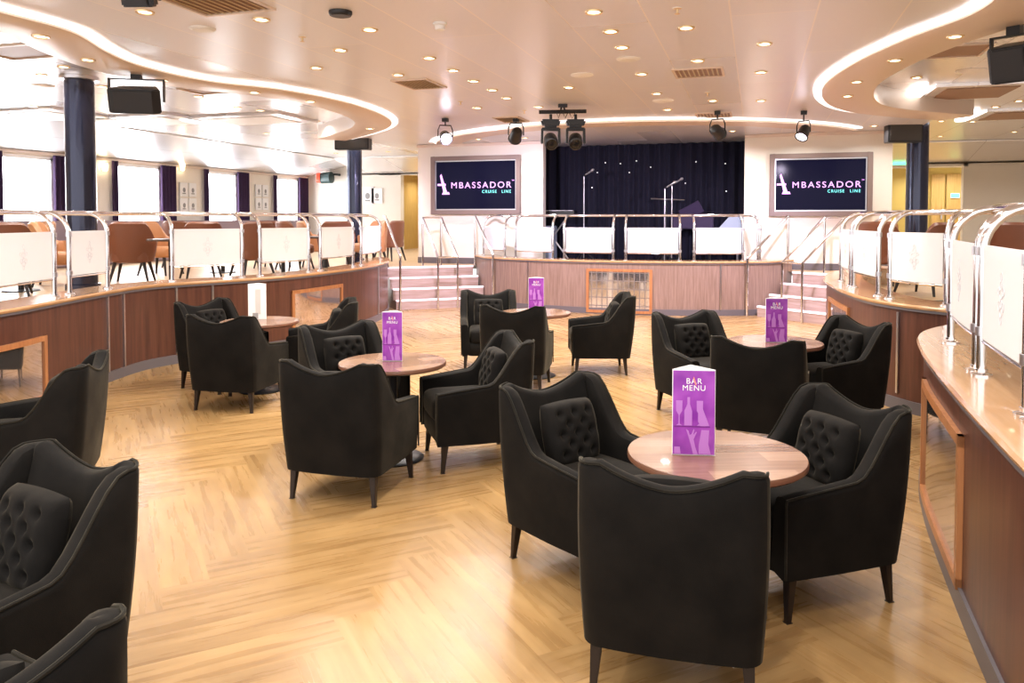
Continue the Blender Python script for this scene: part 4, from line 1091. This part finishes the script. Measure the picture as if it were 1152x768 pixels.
disc(48, 96, ZS, .14, 'white', 'ceiling_speaker', 'round pale ceiling speaker left of the near column', 'ceiling speaker')
disc(1093, 79, ZS, .16, 'white', 'ceiling_speaker', 'round pale ceiling speaker over the right deck', 'ceiling speaker')
disc(383, 13, ZC, .085, 'black', 'ceiling_speaker', 'round black ceiling fitting at the top edge left of centre', 'ceiling speaker', .03)
p = onz(495, 26, ZC); t = thing('smoke_detector', 'white domed smoke detector on the ceiling above the left screen', 'smoke detector', p)
MB().lathe([(.055, 0), (.055, -.015), (.04, -.022)], 24).build('base', 'white', t, smooth=True); MB().lathe([(.04, -.022), (.038, -.05), (.02, -.06), (0, -.06)], 24).build('dome', 'white', t, smooth=True)
for px, py, lab in ((340, 41, 'above the slim column'), (518, 114, 'above the left screen'), (762, 9, 'at the top edge right of centre'), (796, 104, 'above the stage'), (590, 124, 'beside the moving heads')):
    p = onz(px, py, ZC); t = thing('sprinkler', 'small brass sprinkler head %s' % lab, 'sprinkler', p, 0, 'ceiling sprinklers')
    MB().lathe([(.03, 0), (.03, -.006), (.01, -.01), (.008, -.04), (.02, -.042), (0, -.046)], 16).build('nozzle', 'brass', t, smooth=True); MB().lathe([(.035, 0), (.03, -.005), (0, -.005)], 16).build('plate', 'white', t, smooth=True)

# loudspeakers
def speaker(c, rz, label, w_=.45, h_=.24, d_=.28, tilt=.35, zc=ZC):
    t = thing('hanging_loudspeaker', label, 'loudspeaker', c, rz)
    poly = [(-w_/2, -d_*.35), (-w_*.36, -d_/2), (w_*.36, -d_/2), (w_/2, -d_*.35), (w_*.34, d_/2), (-w_*.34, d_/2)]
    mb = MB().prism(poly, -h_/2, h_/2); R = Matrix.Rotation(tilt, 3, 'X'); mb.v = [R @ q for q in mb.v]
    mb.build('cabinet', 'black', t, bevel=.012)
    g = MB().box((0, -d_/2-.006, 0), (w_*.72, .014, h_*.86)); g.v = [R @ q for q in g.v]; g.build('front_grille', mat('dark speaker mesh', (.03, .03, .033), .7), t, bevel=.004)
    br = MB()
    for sx in (-1, 1): br.box((sx*(w_/2+.008), 0, .09), (.014, .05, .22))
    br.box((0, 0, .20), (w_+.03, .05, .012)); br.box((0, 0, (.20+zc-c[2])/2), (.09, .09, max(.01, zc-c[2]-.20))); br.build('bracket', 'black', t)
    return t
speaker(onz(154, 112, 2.80), .5, 'black loudspeaker hanging from the ceiling beside the near left column', .50, .24, .28, .3, ZS)
p = onz(1141, 70, 2.78); speaker(p, -.6, 'black loudspeaker hanging at the top right corner', .30, .27, .26, .3, ZS)
p = onz(158, -4, 2.95); speaker(p, .3, 'black loudspeaker cut off by the top edge at the left', .20, .12, .16, .3, ZC)
def colbox(px, py, f, w_, h_, label, zc):
    p = atf(px, py, f); t = thing('column_loudspeaker', label, 'loudspeaker', p, YAW*.6)
    box('cabinet', (0, 0, 0), (w_, .22, h_), 'black', t, bevel=.01); box('front_grille', (0, -.115, 0), (w_*.9, .012, h_*.8), mat('brown grey mesh', (.05, .045, .04), .5), t)
    br = MB()
    for sx in (-1, 1): br.box((sx*w_*.3, 0, h_/2+.03), (.03, .05, .06))
    br.box((0, 0, h_/2+.06), (w_*.8, .04, .02)); br.box((0, .0, h_/2+.06+(zc-p.z-h_/2-.06)/2), (.04, .04, zc-p.z-h_/2-.06)); br.build('bracket', 'steel', t)
colbox(397.5, 160.5, 14.6, .66, .27, 'black box loudspeaker in front of the slim far column', ZS)
colbox(1016, 149, 12.5, .52, .33, 'black box loudspeaker on the side of the right column', ZS)

# par lamps
def par(px, py, f, label, aim, scale=1.0, lit=True):
    p = atf(px, py, f); t = thing('par_lamp', label, 'stage lamp', p); a = Vector(aim).normalized(); s_ = scale
    side = a.cross(Vector((0, 0, 1))).normalized()
    c_ = MB().lathe([(0, -.16*s_), (.07*s_, -.15*s_), (.10*s_, -.10*s_), (.11*s_, .10*s_), (.125*s_, .11*s_), (.125*s_, .13*s_), (.10*s_, .13*s_), (.10*s_, .105*s_)], 28, (0, 0, 0), a).build('can', 'black', t, smooth=True)
    MB().lathe([(0, .11*s_), (.10*s_, .11*s_), (.10*s_, .112*s_), (0, .118*s_)], 28, (0, 0, 0), a).build('lens', 'parlens' if lit else 'blackshiny', t)
    y0 = side*.14*s_; top = Vector((0, 0, .22*s_))
    MB().tube([y0, y0+top*.6, y0*.75+top, -y0*.75+top, -y0+top*.6, -y0], .012*s_, 8).build('yoke', 'black', t)
    MB().tube([top, Vector((0, 0, ZC-p.z))], .014*s_, 8).build('hanger', 'black', t); MB().box((0, 0, ZC-p.z-.03), (.08, .08, .05)).build('clamp', 'black', t)
    return t
M['parlens'] = mat('lit lamp lens', (1, 1, 1), .4, emit=(.85, .80, 1), es=9)
par(501, 154, 11.6, 'black stage lamp with a bright lens above the left screen', (.45, -.75, -.35), .78)
par(580.5, 152, 11.6, 'black stage lamp left of the moving heads', (-.35, .6, -.4), .82, False)
par(807, 148, 10.8, 'black stage lamp above the right half of the stage', (.3, .8, -.25), .78, False)
par(904, 149, 10.8, 'black stage lamp with a bright lens above the right screen', (-.35, -.55, -.75), .72)
# bar with moving heads
pb = atf(633, 126, 10.2); t = thing('lighting_bar', 'black bar hung from the ceiling above the stage', 'lighting bar', pb, YAW)
MB().tube([(-.31, 0, 0), (.31, 0, .01)], .026, 12).build('pipe', 'black', t, smooth=True)
hg = MB()
for sx in (-.03, .03): hg.tube([(sx, 0, 0), (sx*.3, 0, ZC-pb.z)], .012, 8)
hg.box((0, 0, ZC-pb.z-.02), (.12, .08, .04)).build('hanger', 'black', t)
for k in range(3): MB().tube([(-.08+.08*k, -.02, 0), (-.06+.09*k, -.05, -.09), (-.02+.1*k, -.02, .02)], .006, 6).build('cable', 'black', t)
def moving(px, label, tl):
    p = atf(px, 152, 10.2); t = thing('moving_head_lamp', label, 'stage lamp', (p.x, p.y, pb.z), YAW)
    MB().tube([(0, 0, -.03), (0, 0, -.10)], .02, 8).build('clamp', 'black', t)
    MB().add([(-.14, -.09, -.10), (.14, -.09, -.10), (.14, .09, -.10), (-.14, .09, -.10), (-.10, -.08, -.20), (.10, -.08, -.20), (.10, .08, -.20), (-.10, .08, -.20)], [(0, 3, 2, 1), (4, 5, 6, 7), (0, 1, 5, 4), (1, 2, 6, 5), (2, 3, 7, 6), (3, 0, 4, 7)]).build('base', 'black', t, bevel=.025)
    yk = MB()
    for sx in (-1, 1): yk.add([(sx*.125, -.05, -.22), (sx*.125, .05, -.22), (sx*.13, .05, -.42), (sx*.13, -.05, -.42), (sx*.095, -.05, -.22), (sx*.095, .05, -.22), (sx*.10, .05, -.42), (sx*.10, -.05, -.42)], [(0, 1, 2, 3), (4, 7, 6, 5), (0, 4, 5, 1), (1, 5, 6, 2), (2, 6, 7, 3), (3, 7, 4, 0)])
    yk.box((0, 0, -.225), (.25, .1, .04)); yk.build('yoke', 'black', t, bevel=.012)
    a = Vector((tl, -.85, -.45)).normalized()
    MB().lathe([(0, -.13), (.06, -.12), (.085, -.06), (.09, .06), (.085, .13), (.07, .14), (.07, .125)], 28, (0, 0, -.37), a).build('head', 'black', t, smooth=True)
    MB().lathe([(0, .128), (.07, .128), (.069, .13), (0, .14)], 28, (0, 0, -.37), a).build('lens', 'blackshiny', t, smooth=True)
moving(619.5, 'left moving head lamp hanging from the black bar', .05); moving(647.5, 'right moving head lamp hanging from the black bar', -.05)
# red and green lamp on the back wall
p = ony(368, 200, YB-.3); t = thing('wall_projector', 'small dark fitting with a red lens high on the left back wall', 'lamp', p)
MB().lathe([(0, -.2), (.16, -.18), (.17, .15), (0, .2)], 20, (0, 0, 0), (1, 0, .05)).build('housing', mat('dark green enamel', (.02, .05, .05), .4), t, smooth=True)
MB().lathe([(0, 0), (.16, 0), (.14, .10), (0, .12)], 20, (-.2, -.05, 0), (-1, -.4, 0)).build('red_lens', 'red', t, smooth=True); box('wall_arm', (.25, .15, .1), (.06, .3, .06), 'black', t)

# ------------------------------------------------------------------ stage wash (par lamps' violet-white light) and deck light
def spot(name, loc, target, power, col, size, blend=.6, rad=.08):
    d = bpy.data.lights.new(name, 'SPOT'); d.energy = power; d.color = col; d.spot_size = math.radians(size); d.spot_blend = blend; d.shadow_soft_size = rad
    o = bpy.data.objects.new(name, d); COL.objects.link(o); o.location = loc; o.rotation_euler = (Vector(target)-Vector(loc)).to_track_quat('-Z', 'Y').to_euler(); return o
spot('stage_wash_left', atf(501, 154, 11.4)+Vector((.1, -.2, -.1)), (-4.3, 12.6, .6), 360, (.88, .76, 1), 125)
spot('stage_wash_right', atf(904, 149, 10.6)+Vector((-.1, -.2, -.1)), (-.6, 12.4, .6), 360, (.88, .76, 1), 125)
